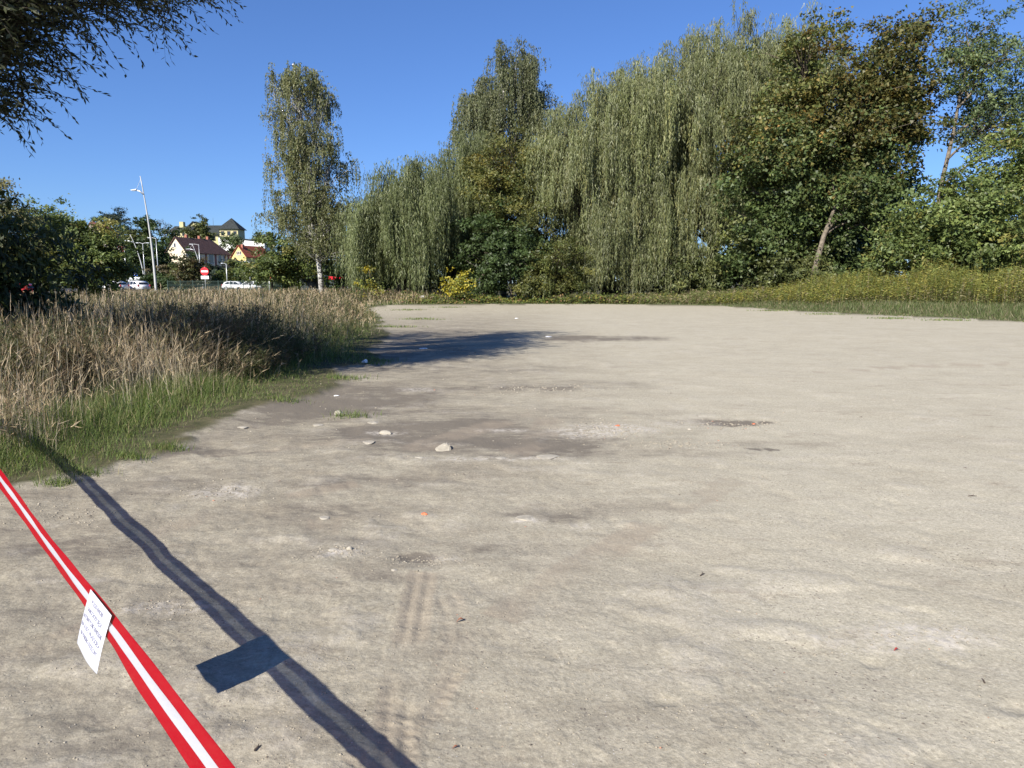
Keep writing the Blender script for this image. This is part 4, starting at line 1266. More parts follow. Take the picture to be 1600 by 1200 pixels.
def build_tape():
    W = .082
    qs = np.linspace(-4.2, 6.8, 240)
    cols = [0, .02, .18, .345, .36, .5, .645, .66, .82, .98, 1]
    mi = [0, 0, 0, 0, 1, 1, 1, 0, 0, 0]
    mi[3] = 1; mi[6] = 1
    mi = [2, 0, 0, 2, 1, 1, 2, 0, 0, 2]
    r0 = np.random.default_rng(3)
    vs, fs, ms = [], [], []
    for i, q in enumerate(qs):
        a = tape_tilt(q)
        dn = Vector((0, 0, -math.cos(a))) - TN * math.sin(a)
        nr = TN * -math.cos(a) + Vector((0, 0, math.sin(a)))
        for c in cols:
            crease = .0035 * (abs(math.sin(c * math.pi * 3)) - .5) + .004 * math.sin(q * 2.1 + c * 3) + .0015 * math.sin(q * 11 + c * 9)
            vs.append(tape_top(q) + dn * (W * c) + nr * crease)
    n = len(cols)
    for i in range(len(qs) - 1):
        for k in range(n - 1):
            fs.append((i * n + k, i * n + k + 1, (i + 1) * n + k + 1, (i + 1) * n + k)); ms.append(mi[k])

    def film(name, rgb, clear, thru=(1, 1, 1)):
        m = bpy.data.materials.new(name); m.use_nodes = True
        nt = m.node_tree; p = nt.nodes['Principled BSDF']
        p.inputs['Base Color'].default_value = (*rgb, 1); p.inputs['Roughness'].default_value = .55
        p.inputs['Specular IOR Level'].default_value = .1
        tc = nt.nodes.new('ShaderNodeTexCoord'); nz = nt.nodes.new('ShaderNodeTexNoise')
        nz.inputs['Scale'].default_value = 55; nz.inputs['Detail'].default_value = 3
        bp = nt.nodes.new('ShaderNodeBump'); bp.inputs['Strength'].default_value = .12; bp.inputs['Distance'].default_value = .004
        nt.links.new(tc.outputs['Object'], nz.inputs['Vector']); nt.links.new(nz.outputs['Fac'], bp.inputs['Height']); nt.links.new(bp.outputs[0], p.inputs['Normal'])
        t = nt.nodes.new('ShaderNodeBsdfTranslucent'); t.inputs['Color'].default_value = (*[c * .8 for c in rgb], 1)
        mx = nt.nodes.new('ShaderNodeMixShader'); mx.inputs[0].default_value = .4
        nt.links.new(p.outputs[0], mx.inputs[1]); nt.links.new(t.outputs[0], mx.inputs[2])
        tr = nt.nodes.new('ShaderNodeBsdfTransparent'); tr.inputs['Color'].default_value = (*thru, 1); m2 = nt.nodes.new('ShaderNodeMixShader'); m2.inputs[0].default_value = clear
        nt.links.new(mx.outputs[0], m2.inputs[1]); nt.links.new(tr.outputs[0], m2.inputs[2])
        nt.links.new(m2.outputs[0], nt.nodes['Material Output'].inputs['Surface'])
        return m
    me = bpy.data.meshes.new('barrier_tape')
    me.from_pydata([tuple(v) for v in vs], [], fs)
    me.materials.append(film('tape_red', (.44, .002, .014), .17, (.44, .30, .25))); me.materials.append(film('tape_white', (.58, .59, .64), .22)); me.materials.append(film('tape_seam', (.30, .004, .015), .0))
    me.polygons.foreach_set('material_index', ms)
    me.polygons.foreach_set('use_smooth', [True] * len(fs))
    me.update()
    tag(link(bpy.data.objects.new('barrier_tape', me)), 'red and white striped barrier tape stretched across the near left corner', 'barrier tape')
    for q, lab in ((6.8, 'wooden stake holding the far end of the barrier tape'), (-4.2, 'wooden stake holding the near end of the barrier tape')):
        p = tape_top(q)
        MBs = MB().tube([(0, 0, -.25), (0, 0, .75), (0, 0, .8)], [.026, .024, .012], 8)
        o = MBs.build('wooden_stake', mat('stake_wood', (.28, .2, .12), .9, nscale=12, namp=.2), None)
        o.location = (p.x + TN.x * .035, p.y + TN.y * .035, 0)
        tag(o, lab, 'stake')


def build_notice():
    e = -TD; a = math.radians(20)
    dn = Vector((0, 0, -math.cos(a))) - TN * math.sin(a)
    nr = -TN * math.cos(a) + Vector((0, 0, math.sin(a)))
    O = T0 + nr * .0105 + dn * .001

    def f(x, y, off=0.):
        b = .010 * (y / .21) ** 2 * math.sin(x / .297 * math.pi * 1.1) - .004 * math.sin(x / .297 * 5) * (y / .21)
        return O + e * x + dn * y + nr * (b + off) + TN * (.012 * (y / .21) ** 2)
    nx, ny = 22, 16
    top = [f(.297 * i / nx, .21 * j / ny, .0003) for j in range(ny + 1) for i in range(nx + 1)]
    bot = [f(.297 * i / nx, .21 * j / ny, -.0003) for j in range(ny + 1) for i in range(nx + 1)]
    k = nx + 1; N = len(top)
    fs = []
    for j in range(ny):
        for i in range(nx):
            q = (j * k + i, (j + 1) * k + i, (j + 1) * k + i + 1, j * k + i + 1)
            fs.append(q); fs.append(tuple(N + v for v in reversed(q)))
    rim = [i for i in range(k)] + [j * k + nx for j in range(1, ny + 1)] + [ny * k + i for i in range(nx - 1, -1, -1)] + [j * k for j in range(ny - 1, 0, -1)]
    for i in range(len(rim)):
        p, q = rim[i], rim[(i + 1) % len(rim)]
        fs.append((p, q, N + q, N + p))
    me = bpy.data.meshes.new('paper_notice')
    org = f(.1485, .21)
    me.from_pydata([tuple(v - org) for v in top + bot], [], fs)
    m = bpy.data.materials.new('paper'); m.use_nodes = True
    p = m.node_tree.nodes['Principled BSDF']; p.inputs['Base Color'].default_value = (.56, .575, .63, 1); p.inputs['Roughness'].default_value = .5
    me.materials.append(m)
    me.polygons.foreach_set('use_smooth', [True] * len(fs))
    o = link(bpy.data.objects.new('paper_notice', me)); o.location = org
    tag(o, 'white paper notice with printed Polish text hanging on the barrier tape', 'notice')
    lines = ['POZOSTAWIONE', 'SAMOCHODY BĘDĄ', 'AUTOMATYCZNIE ODWIEZIONE', 'NA KOSZT WŁAŚCICIELA', 'NA PARKING STRZEŻONY']
    spec = [(.138, .160, .022), (.136, .205, .054), (.139, .262, .085), (.139, .265, .116), (.142, .246, .147)]
    ink = mat('ink', (.17, .17, .25), .6)
    for s, (cx, w, y0) in zip(lines, spec):
        cu = bpy.data.curves.new('lettering', 'FONT'); cu.body = s; cu.size = .0225; cu.align_x = 'CENTER'; cu.offset = .0004
        tmp = bpy.data.objects.new('lettering_tmp', cu); COL.objects.link(tmp)
        bpy.context.view_layer.update()
        tm = bpy.data.meshes.new_from_object(tmp.evaluated_get(bpy.context.evaluated_depsgraph_get()))
        bpy.data.objects.remove(tmp); bpy.data.curves.remove(cu)
        n = len(tm.vertices)
        co = np.empty(n * 3); tm.vertices.foreach_get('co', co); co = co.reshape(n, 3)
        sx = w / max(co[:, 0].max() - co[:, 0].min(), 1e-6)
        nv = np.array([tuple(f(cx + (c[0] - (co[:, 0].max() + co[:, 0].min()) / 2) * sx, y0 + .016 - c[1], .0010) - org) for c in co])
        tm.vertices.foreach_set('co', nv.ravel()); tm.update()
        tm.name = 'lettering'
        tm.materials.clear(); tm.materials.append(ink)
        link(bpy.data.objects.new('lettering', tm), o)


build_tape()
build_notice()


# ------------------------------------------------------------------ stones and litter on the lot
def stone_mesh(name, sx, sy, sz, seed, cuts=2, sharp=.25):
    r0 = np.random.default_rng(seed)
    bm = bmesh.new()
    bmesh.ops.create_icosphere(bm, subdivisions=cuts, radius=1)
    pl = unit(r0.normal(size=(7, 3))); pd = .62 + .3 * r0.random(7)
    for v in bm.verts:
        c = np.array(v.co)
        for a, d in zip(pl, pd):
            k = c @ a
            if k > d: c = c - a * (k - d)
        c = c * (1 + sharp * .25 * r0.normal() * .3)
        v.co = Vector((c[0] * sx, c[1] * sy, c[2] * sz))
    me = bpy.data.meshes.new(name); bm.to_mesh(me); bm.free()
    return me


STONE = mat('stone', (.33, .30, .245), .9, spec=.2, nscale=14, namp=.13, bump=.5)
STONE_W = mat('stone_pale', (.35, .32, .262), .9, spec=.2, nscale=14, namp=.10, bump=.5)
stones = [  # photo place, width px, height px, label
    (692, 699, 26, 11, 'broad flat grey stone, largest one in the middle of the lot', STONE),
    (528, 643, 17, 7, 'pale mound shaped stone near the grass edge', STONE_W),
    (378, 664, 20, 4, 'flat pale slab at the edge of the green grass', STONE_W),
    (495, 661, 20, 4, 'flat stone sunk in the dirt below the mound shaped stone', STONE),
    (583, 658, 22, 5, 'low stone right of the sunk flat stone', STONE),
    (601, 673, 22, 6, 'rounded low stone left of the largest flat stone', STONE_W),
    (575, 690, 24, 5, 'buried stone beside the tyre track', STONE),
    (287, 696, 16, 3, 'small flat stone by the grass corner', STONE_W),
    (567, 563, 6, 4, None, STONE_W),
    (1397, 622, 6, 2, 'tiny grey stone alone on the pale right side', STONE),
    (1078, 666, 8, 4, 'small round stone under the black mud spot', STONE_W),
    (780, 712, 26, 3, 'thin pale slab in front of the dark mud', STONE_W),
    (857, 712, 40, 3, 'long pale slab right of the thin slab', STONE_W),
    (545, 853, 12, 7, 'broken pale clod with a dark hollow on the near dirt', STONE_W),
    (615, 885, 11, 5, 'small tan stone by the near mud spot', STONE),
    (520, 854, 18, 5, 'flat crumbling clod beside the hollow clod', STONE_W),
    (1155, 943, 14, 4, 'half buried grey pebble at the brown stain', STONE),
    (822, 805, 34, 5, 'wide buried stone in the middle of the near dirt', STONE),
    (505, 801, 20, 5, 'pale flat stone beside the small tread marks', STONE_W),
    (655, 712, 16, 3, 'yellowish chip in front of the largest flat stone', STONE_W)]
for i, (u, v, wp, hp, lab, m) in enumerate(stones):
    if lab is None: continue
    p = gp(u, v); k = p.y / FPX
    w = wp * k * .5; h = hp * k
    if i == 0:
        L = 2 * w; prof = [(-.5, -.1), (-.46, .05), (-.3, .17), (-.05, .30), (.2, .38), (.36, .36), (.46, .22), (.5, -.1)]
        o = MB().prism([(a_ * L, b_ * L * 1.05) for a_, b_ in prof], 'y', 0, L * .55).build('stone', m, None, bevel=.012)
        for vtx in o.data.vertices:
            vtx.co.y += vtx.co.z * .55; vtx.co.x += .006 * math.sin(vtx.co.y * 60)
        o.location = (p.x, p.y, gz1(p.x, p.y)); o.rotation_euler = (0, 0, .15)
        tag(o, lab, 'stone', 'stones lying on the dirt lot')
        continue
    me = stone_mesh('stone', w, w * (.7 if hp > 5 else .9), h * (.75 if hp > 5 else .55), 500 + i, 3 if wp > 14 else 2)
    me.materials.append(m)
    o = link(bpy.data.objects.new('stone', me))
    o.location = (p.x, p.y + w * .4, gz1(p.x, p.y + w * .4) + h * (.12 if hp > 5 else -.08))
    o.rotation_euler = (0, 0, (i * 37 % 60 - 30) / 57.3)
    tag(o, lab, 'stone', 'stones lying on the dirt lot')


def litter():
    # gravel and crumbs
    n = 6000
    az = np.radians(-38 + 76 * rng.random(n)); v = 490 + 720 * rng.random(n) ** .8
    r = EYE * FPX / (v - 442)
    x = r * np.sin(az); y = r * np.cos(az)
    # denser at the rubble patches
    cs = [(940, 662, 40, 8), (975, 672, 40, 6), (1150, 658, 40, 5), (1420, 985, 110, 18), (535, 855, 30, 6), (660, 868, 40, 6), (350, 765, 50, 12), (260, 935, 60, 14), (1060, 690, 60, 5), (700, 545, 60, 4), (850, 605, 60, 4), (100, 800, 60, 12)]
    k = rng.integers(0, len(cs), 3400)
    c = np.array(cs, float)[k]
    uu = c[:, 0] + rng.normal(size=len(k)) * c[:, 2] * .9; vv = np.maximum(c[:, 1] + rng.normal(size=len(k)) * c[:, 3] * .9, 480)
    g = np.array([gp(a, b)[:2] for a, b in zip(uu, vv)])
    x = np.concatenate([x, g[:, 0]]); y = np.concatenate([y, g[:, 1]])
    r = np.hypot(x, y)
    ok = lot_sd(x, y) < -.1
    x, y, r = x[ok], y[ok], r[ok]; m = len(x)
    nearp = np.concatenate([np.zeros(6000, bool), np.ones(3400, bool)])[ok]
    s = (.0022 + .008 * rng.random(m) ** 4) * np.clip(r / 5, .8, 2.6) * np.where(nearp, 1.25, 1)
    oct_ = np.array([(1, 0, 0), (0, 1, 0), (-1, 0, 0), (0, -1, 0), (0, 0, .7), (0, 0, -.5)], float)
    fo = np.array([(0, 1, 4), (1, 2, 4), (2, 3, 4), (3, 0, 4), (1, 0, 5), (2, 1, 5), (3, 2, 5), (0, 3, 5)])
    J = oct_[None] * (1 + .45 * rng.normal(size=(m, 6, 3)).clip(-1.4, 1.4) * .6)
    a = rng.random(m) * 6.28
    ca, sa = np.cos(a)[:, None], np.sin(a)[:, None]
    X = (J[..., 0] * ca - J[..., 1] * sa) * s[:, None] + x[:, None]; Y = (J[..., 0] * sa + J[..., 1] * ca) * s[:, None] * .8 + y[:, None]
    Z = J[..., 2] * s[:, None] * .7 + (gz(x, y) + s * .02)[:, None]
    V = np.stack([X, Y, Z], -1).reshape(-1, 3)
    F = (fo[None] + (np.arange(m) * 6)[:, None, None]).reshape(-1, 3)
    col = pal_pick([((.30, .265, .205), 8), ((.345, .31, .25), 2), ((.24, .21, .165), 3), ((.36, .2, .14), .15), ((.13, .11, .09), .6)], m)
    tag(np_obj('gravel', V, F, leaf_mat('gravel_stone', trans=0., rough=.9, spec=.15), None, np.repeat(col, 8, 0)), 'loose gravel and dirt crumbs scattered over the lot', 'gravel', kind='stuff')


litter()


def small_bits():
    brick = mat('brick', (.55, .16, .08), .9, spec=.2, nscale=30, namp=.2, bump=.5)
    for u, v, wp, lab in ((663, 798, 12, 'orange red brick fragment on the near dirt'), (1178, 657, 6, 'tiny red brick chip in the black mud spot'), (965, 662, 10, 'dull red brick chip in the rubble patch')):
        p = gp(u, v); w = wp * p.y / FPX * .5
        me = stone_mesh('brick_fragment', w, w * .7, w * .45, int(u), 2, .4); me.materials.append(brick)
        o = link(bpy.data.objects.new('brick_fragment', me)); o.location = (p.x, p.y, gz1(p.x, p.y) + w * .1)
        tag(o, lab, 'brick fragment', 'brick fragments on the lot')
    # curled fallen leaves
    lm = mat('fallen_leaf', (.24, .10, .055), .6, nscale=60, namp=.2)
    rl = mat('fallen_leaf_red', (.32, .045, .035), .6, nscale=60, namp=.2)
    for u, v, wp, m, lab in ((720, 964, 15, lm, 'curled brown leaf right of the tyre marks'), (712, 1157, 12, lm, 'small reddish leaf near the bottom edge'), (1402, 1006, 11, rl, 'dark red leaf on the pale rubble patch'), (437, 748, 5, lm, 'brown leaf scrap on the left dirt')):
        p = gp(u, v); L = wp * p.y / FPX
        mb = MB(); nn = 8; vs = []
        for i in range(nn + 1):
            q = i / nn; wd = L * .2 * math.sin(math.pi * min(q * .93 + .04, 1)); h = L * .38 * math.sin(math.pi * q)
            for sgn in (-1, 0, 1):
                vs.append((L * (q - .5), wd * sgn, h + (.25 * wd if sgn else 0)))
        fs = []
        for i in range(nn):
            for k in range(2):
                fs.append((i * 3 + k, i * 3 + k + 1, i * 3 + k + 4, i * 3 + k + 3))
        mb.add(vs, fs)
        o = mb.build('fallen_leaf', m, None, smooth=True); o.location = (p.x, p.y, gz1(p.x, p.y) + .002); o.rotation_euler = (0, 0, .2)
        tag(o, lab, 'leaf', 'fallen leaves on the lot')
    tw = mat('twig', (.07, .052, .04), .9)
    for u, v, wp, a, lab in ((1520, 768, 14, .0, 'dark twig on the right side of the lot'), (1098, 887, 12, .7, 'forked twig in the middle right of the lot'), (1538, 1055, 10, 1.3, 'thin upright twig near the right edge'), (402, 1160, 14, 1., 'thin twig in front of the tape near the bottom'), (285, 668, 46, .0, 'long straight twig lying along the grass edge')):
        p = gp(u, v); L = wp * p.y / FPX
        mb = MB()
        d = Vector((math.cos(a), math.sin(a), 0))
        mb.tube([Vector((0, 0, .003)) - d * L * .5, Vector((0, L * .05, .008)), Vector((0, 0, .006)) + d * L * .5], [.004, .0035, .0015], 5)
        mb.tube([Vector((0, L * .05, .008)), Vector((0, L * .05, .012)) + Vector((d.x * .5 - d.y * .3, d.y * .5 + d.x * .3, .04)) * L * .7], [.0028, .001], 4)
        o = mb.build('twig', tw, None); o.location = (p.x, p.y, gz1(p.x, p.y))
        tag(o, lab, 'twig', 'twigs on the lot')
    # white cup, paper scraps
    wm = mat('litter_white', (.78, .78, .78), .6)
    p = gp(567, 566); k = p.y / FPX
    mb = MB(); mb.tube([(0, 0, 0), (.0, .0, .10), (0, 0, .102)], [.03, .042, .043], 14)
    o = mb.build('paper_cup', wm, None, smooth=False); o.location = (p.x, p.y, gz1(p.x, p.y) + .035); o.rotation_euler = (1.25, .2, .9)
    tag(o, 'crumpled white cup lying at the edge of the tree shadow', 'cup')
    for u, v, wp, lab in ((662, 543, 14, 'crumpled white scrap inside the tree shadow'), (857, 525, 10, 'white scrap just beyond the tip of the tree shadow'), (525, 614, 10, 'small white scrap by the dark damp dirt'), (807, 497, 6, 'white speck of litter far out on the lot')):
        p = gp(u, v); w = wp * p.y / FPX * .5
        me = stone_mesh('paper_scrap', w, w * .8, w * .22, int(u), 2, .8); me.materials.append(wm)
        o = link(bpy.data.objects.new('paper_scrap', me)); o.location = (p.x, p.y, gz1(p.x, p.y) + w * .08)
        tag(o, lab, 'litter', 'white litter on the lot')


small_bits()

# concrete block by the willow
b = at(660, 466, 58.6)
o = MB().box(-.2, .2, -.2, .2, 0, .62).build('concrete_block', mat('concrete', (.38, .36, .34), .9, nscale=8, namp=.15, bump=.4), None, bevel=.02)
o.location = (b.x, 58.6, 0); tag(o, 'small grey concrete block at the foot of the low willow', 'concrete block')

# ------------------------------------------------------------------ street furniture beyond the meadow
METAL = mat('galvanised', (.62, .63, .63), .38, .55, nscale=3, namp=.05)
METAL_W = mat('lamp_paint', (.46, .46, .45), .45, .1)
METAL_D = mat('dark_metal', (.09, .10, .11), .45, .3)
LENS = mat('lamp_lens', (.5, .52, .55), .2)


def curved_lamp(label, u0, v0, u1, v1, Y, arm_v, arm_u, r=.11):
    """bent pole from foot (u0, v0) to tip (u1, v1), lamp arm at height arm_v reaching to arm_u"""
    f = at(u0, v0, Y); tp = at(u1, v1, Y); ar = at(arm_u, arm_v, Y)
    base = Vector((f.x, Y, lz(f.x, Y)))
    t = thing('street_lamp', label, 'street lamp', base, 0, 'bent street lamps along the road')
    dx = tp.x - f.x; H = tp.z - base.z
    def pp(q):
        return Vector((dx * q ** 2.1, 0, H * q))
    n = 12
    MB().tube([pp(i / n) for i in range(n + 1)], [r * (1 - .72 * i / n) for i in range(n + 1)], 10).build('pole', METAL_W, t, smooth=True)
    MB().tube([(0, 0, 0), (0, 0, .06)], [r * 2.2, r * 2.2], 8).build('base_plate', METAL, t)
    q0 = (ar.z - base.z) / H
    a = pp(q0 - .035); e = Vector((ar.x - base.x, 0, ar.z - base.z))
    MB().tube([a, a.lerp(e, .35) + Vector((0, 0, .04 * H * .35)), a.lerp(e, .7) + Vector((0, 0, .012 * H)), e + Vector((0.15 * (a.x - e.x), 0, .0))], [r * .62, r * .5, r * .36, r * .28], 8).build('arm', METAL, t, smooth=True)
    L = (a.x - e.x)
    hd = MB()
    hd.prism([(e.x - .12 * abs(L), e.z + .02), (e.x + .38 * L, e.z + .10), (e.x + .42 * L, e.z), (e.x - .1 * abs(L), e.z - .06)], 'y', -.14, .14)
    h = hd.build('lamp_head', METAL, t, bevel=.012)
    MB().box(e.x - .05 * abs(L), e.x + .3 * L, -.1, .1, e.z - .085, e.z - .062).build('lens', LENS, h)
    MB().tube([pp(min(q0 + .09, 1)), e + Vector((.35 * L, 0, .06))], [.014, .014], 5).build('stay_rod', METAL, t)


curved_lamp('tallest bent lamp post, nearest to the meadow', 243, 441, 219, 275, 70, 297, 207, .13)
curved_lamp('bent lamp post left of the tallest one, half its height', 226, 438, 203, 366, 160, 376, 192, .16)
curved_lamp('bent lamp post in front of the cream house with brown roof', 317, 443, 300, 381, 165, 389, 292, .16)
curved_lamp('faint bent lamp post in front of the cream gable', 276, 443, 285, 392, 200, 397, 293, .13)


def straight_lamp(label, u, v0, v1, Y, arms, r=.09):
    f = at(u, v0, Y); tp = at(u, v1, Y)
    base = Vector((f.x, Y, lz(f.x, Y)))
    H = tp.z - base.z
    t = thing('lamp_mast', label, 'lamp post', base, 0, 'straight lamp masts along the road')
    MB().tube([(0, 0, 0), (0, 0, H * .5), (0, 0, H)], [r, r * .8, r * .55], 8).build('pole', METAL, t, smooth=True)
    for a in arms:
        MB().tube([(0, 0, H - .12), (a * .5, 0, H + .05), (a, 0, H + .08)], [r * .5, r * .45, r * .4], 6).build('arm', METAL, t)
        h = MB().box(min(a, a * 1.7), max(a, a * 1.7), -.16, .16, H, H + .14).build('lamp_head', METAL, t, bevel=.03)
        MB().box(min(a * 1.1, a * 1.6), max(a * 1.1, a * 1.6), -.12, .12, H - .022, H - .003).build('lens', LENS, h)


straight_lamp('straight double armed mast beside the small bent lamp', 227, 438, 380, 150, (-.8, .8))
straight_lamp('straight mast with left arm just right of the tallest lamp', 248, 438, 372, 150, (-1.0,))
straight_lamp('straight mast with left arm in front of the brown roof', 314, 441, 382, 170, (-1.3,))
straight_lamp('straight mast between the cream house and the yellow house', 355, 441, 412, 120, (-.5,))
straight_lamp('thin grey mast in front of the olive bushes', 391, 441, 409, 100, (-.4,), .07)
straight_lamp('mast with long left arm before the rubble coloured houses', 198, 440, 387, 140, (-1.5,), .08)

# signs
RED = mat('sign_red', (.62, .02, .03), .45); WHT = mat('sign_white', (.82, .82, .82), .45); BLU = mat('sign_blue', (.03, .11, .50), .45)


def disc(mb, x, y0, y1, z, r, n=24, mi=0):
    return mb.prism([(x + r * math.cos(6.28318 * i / n), z + r * math.sin(6.28318 * i / n)) for i in range(n)], 'y', y0, y1, mi)


def post(t, H, r=.035):
    return MB().tube([(0, 0, 0), (0, 0, H)], [r, r], 8).build('pole', METAL, t, smooth=True)


f = at(321, 443, 78); zb = lz(f.x, 78)
t = thing('no_entry_sign', 'red round no entry sign with white bar and white plate below', 'road sign', (f.x, 78, zb))
zc = at(320, 424, 78).z - zb
post(t, zc + .5)
d = disc(MB(), 0, -.06, -.04, zc, .44).build('sign_face', RED, t)
MB().box(-.36, .36, -.068, -.0605, zc - .09, zc + .09).build('white_bar', WHT, d)
MB().box(-.42, .42, -.06, -.04, zc - .82, zc - .48).build('plate', WHT, t)

f = at(213, 441, 104); zb = lz(f.x, 104); zc = at(213, 428, 104).z - zb
t = thing('blue_sign', 'small square blue sign with a white ring above the parked car', 'road sign', (f.x, 104, zb))
post(t, zc + .2)
d = MB().box(-.28, .28, -.06, -.04, zc - .28, zc + .28).build('sign_face', BLU, t, bevel=.004)
ring = MB()
for i in range(18):
    a0, a1 = .6 + 5.0 * i / 18, .6 + 5.0 * (i + 1) / 18
    ring.add([(math.cos(a) * rr, -.066, zc + math.sin(a) * rr) for a, rr in ((a0, .17), (a1, .17), (a1, .1), (a0, .1))], [(0, 1, 2, 3)])
ring.build('white_symbol', WHT, d)

f = at(421, 445, 80); zb = lz(f.x, 80); zc = at(421, 434, 80).z - zb
t = thing('parking_sign', 'small round blue sign with red rim before the olive tree', 'road sign', (f.x, 80, zb))
post(t, zc + .2)
d = disc(MB(), 0, -.06, -.04, zc, .2).build('sign_face', RED, t)
disc(MB(), 0, -.068, -.0605, zc, .155).build('blue_centre', BLU, d)
MB().add([(-.12, -.072, zc + .09), (-.09, -.072, zc + .12), (.12, -.072, zc - .09), (.09, -.072, zc - .12)], [(0, 1, 2, 3)]).build('red_slash', RED, d)


# cars
def car(label, u, v, Y, rz, paint, zroof_v=None):
    f = at(u, v, Y)
    t = thing('parked_car', label, 'car', (f.x, Y, lz(f.x, Y) + .02), rz, 'cars along the road')
    pm = mat('car_paint_' + paint[0], paint[1], .25, .0, .6)
    gl = mat('car_glass', (.02, .025, .03), .08, 0, .6); tl = mat('tail_red', (.45, .01, .015), .3); rb = mat('tyre_rubber', (.02, .02, .02), .85); al = mat('alloy', (.55, .56, .57), .35, .7)
    # side profile, front at -x
    lower = [(-2.05, .32), (-2.1, .5), (-2.02, .68), (-1.85, .76), (-1.15, .90), (1.85, .98), (2.02, .9), (2.06, .55), (2.0, .32)]
    mb = MB(); mb.prism(lower, 'y', -.86, .86)
    body = mb.build('body', pm, t, bevel=.05, smooth=True)
    gh = [(-1.15, .88), (-.42, 1.36), (.2, 1.45), (1.2, 1.42), (1.75, 1.25), (1.88, .95)]
    vs = [(x, -.80 + (z - .88) * .28, z) for x, z in gh] + [(x, .80 - (z - .88) * .28, z) for x, z in gh]
    n = len(gh)
    mb = MB(); mb.add(vs, [tuple(range(n)), tuple(range(2 * n - 1, n - 1, -1))] + [(i, i + n, (i + 1) % n + n, (i + 1) % n) for i in range(n)])
    mb.build('cabin', pm, t, bevel=.035, smooth=True)
    for sgn in (-1, 1):
        def yy(z): return sgn * (.803 - (z - .88) * .28)
        for poly in ([(-.92, .93), (-.36, 1.31), (.05, 1.37), (.05, .95)], [(.13, .95), (.13, 1.37), (.75, 1.36), (.75, .97)], [(.83, .97), (.83, 1.35), (1.15, 1.33), (1.5, 1.15), (1.5, 1.0)]):
            vs = [(x, yy(z) + sgn * .006, z) for x, z in poly] + [(x, yy(z) - sgn * .01, z) for x, z in poly]
            m = len(poly)
            MB().add(vs, [tuple(range(m)), tuple(range(2 * m - 1, m - 1, -1))] + [(i, i + m, (i + 1) % m + m, (i + 1) % m) for i in range(m)]).build('side_window', gl, t)
        MB().box(1.93, 2.08, sgn * .78 - .08, sgn * .78 + .08, .72, .96).build('tail_light', tl, t, bevel=.02)
        MB().box(-2.09, -1.95, sgn * .68 - .14, sgn * .68 + .14, .58, .7).build('headlight', al, t, bevel=.02)
        for xx in (-1.32, 1.3):
            w = MB()
            w.prism([(xx + .31 * math.cos(a * .3142), .31 + .31 * math.sin(a * .3142)) for a in range(20)], 'y', sgn * .89 - .1, sgn * .89 + .0)
            w = w.build('wheel', rb, t)
            MB().prism([(xx + .2 * math.cos(a * .3142), .31 + .2 * math.sin(a * .3142)) for a in range(20)], 'y', sgn * .892 - .008, sgn * .892 + .008).build('rim', al, w)
    MB().add([(1.83, -.62, 1.02), (1.83, .62, 1.02), (1.765, .56, 1.25), (1.765, -.56, 1.25), (1.90, -.62, 1.02), (1.90, .62, 1.02), (1.80, .56, 1.25), (1.80, -.56, 1.25)],
             [(0, 1, 2, 3), (7, 6, 5, 4), (0, 4, 5, 1), (1, 5, 6, 2), (2, 6, 7, 3), (3, 7, 4, 0)]).build('rear_window', gl, t)
    MB().box(2.062, 2.075, -.26, .26, .60, .72).build('number_plate', WHT, t)
    return t


WHITEP = ('white', (.72, .73, .74)); REDP = ('red', (.42, .02, .025)); DARKP = ('dark', (.05, .055, .065))
car('white hatchback with dark windows beside the tallest lamp post', 211, 443, 92, math.radians(-32), WHITEP)
car('white car nose hidden in the dry grass left of the hatchback', 172, 446, 90, math.radians(-8), WHITEP)
car('white car half hidden behind the grass under the thin grey mast', 391, 444, 105, math.radians(-4), WHITEP)
car('white car small and far behind the fence, below the yellow house', 369, 443, 115, math.radians(170), WHITEP)
car('red car almost hidden behind the dark elder', 20, 447, 62, math.radians(-5), REDP)
car('dark car behind the grass under the dense hedge tree', 95, 448, 66, math.radians(4), DARKP)

# white van seen from behind
f = at(217, 442, 150)
t = thing('white_van', 'white box van behind the white hatchback', 'van', (f.x, 150, lz(f.x, 150)), math.radians(58), 'cars along the road')
pm = mat('car_paint_white'); gl = mat('car_glass'); rb = mat('tyre_rubber')
MB().prism([(-2.5, .35), (-2.55, .95), (-2.1, 1.15), (-1.55, 1.95), (-1.3, 2.35), (2.5, 2.45), (2.55, .35)], 'y', -.98, .98).build('body', pm, t, bevel=.05, smooth=True)
for sgn in (-1, 1):
    MB().box(2.552, 2.575, sgn * .5 - .36, sgn * .5 + .36, 1.35, 2.0).build('rear_window', gl, t)
    MB().box(-1.9, -1.05, sgn * .985 - .012, sgn * .985 + .012, 1.3, 1.85).build('side_window', gl, t)
    MB().box(2.552, 2.585, sgn * .86 - .08, sgn * .86 + .08, .9, 1.3).build('tail_light', mat('tail_red'), t)
    for xx in (-1.65, 1.6):
        MB().prism([(xx + .34 * math.cos(a * .3142), .34 + .34 * math.sin(a * .3142)) for a in range(20)], 'y', sgn * .99 - .1, sgn * .99).build('wheel', rb, t)

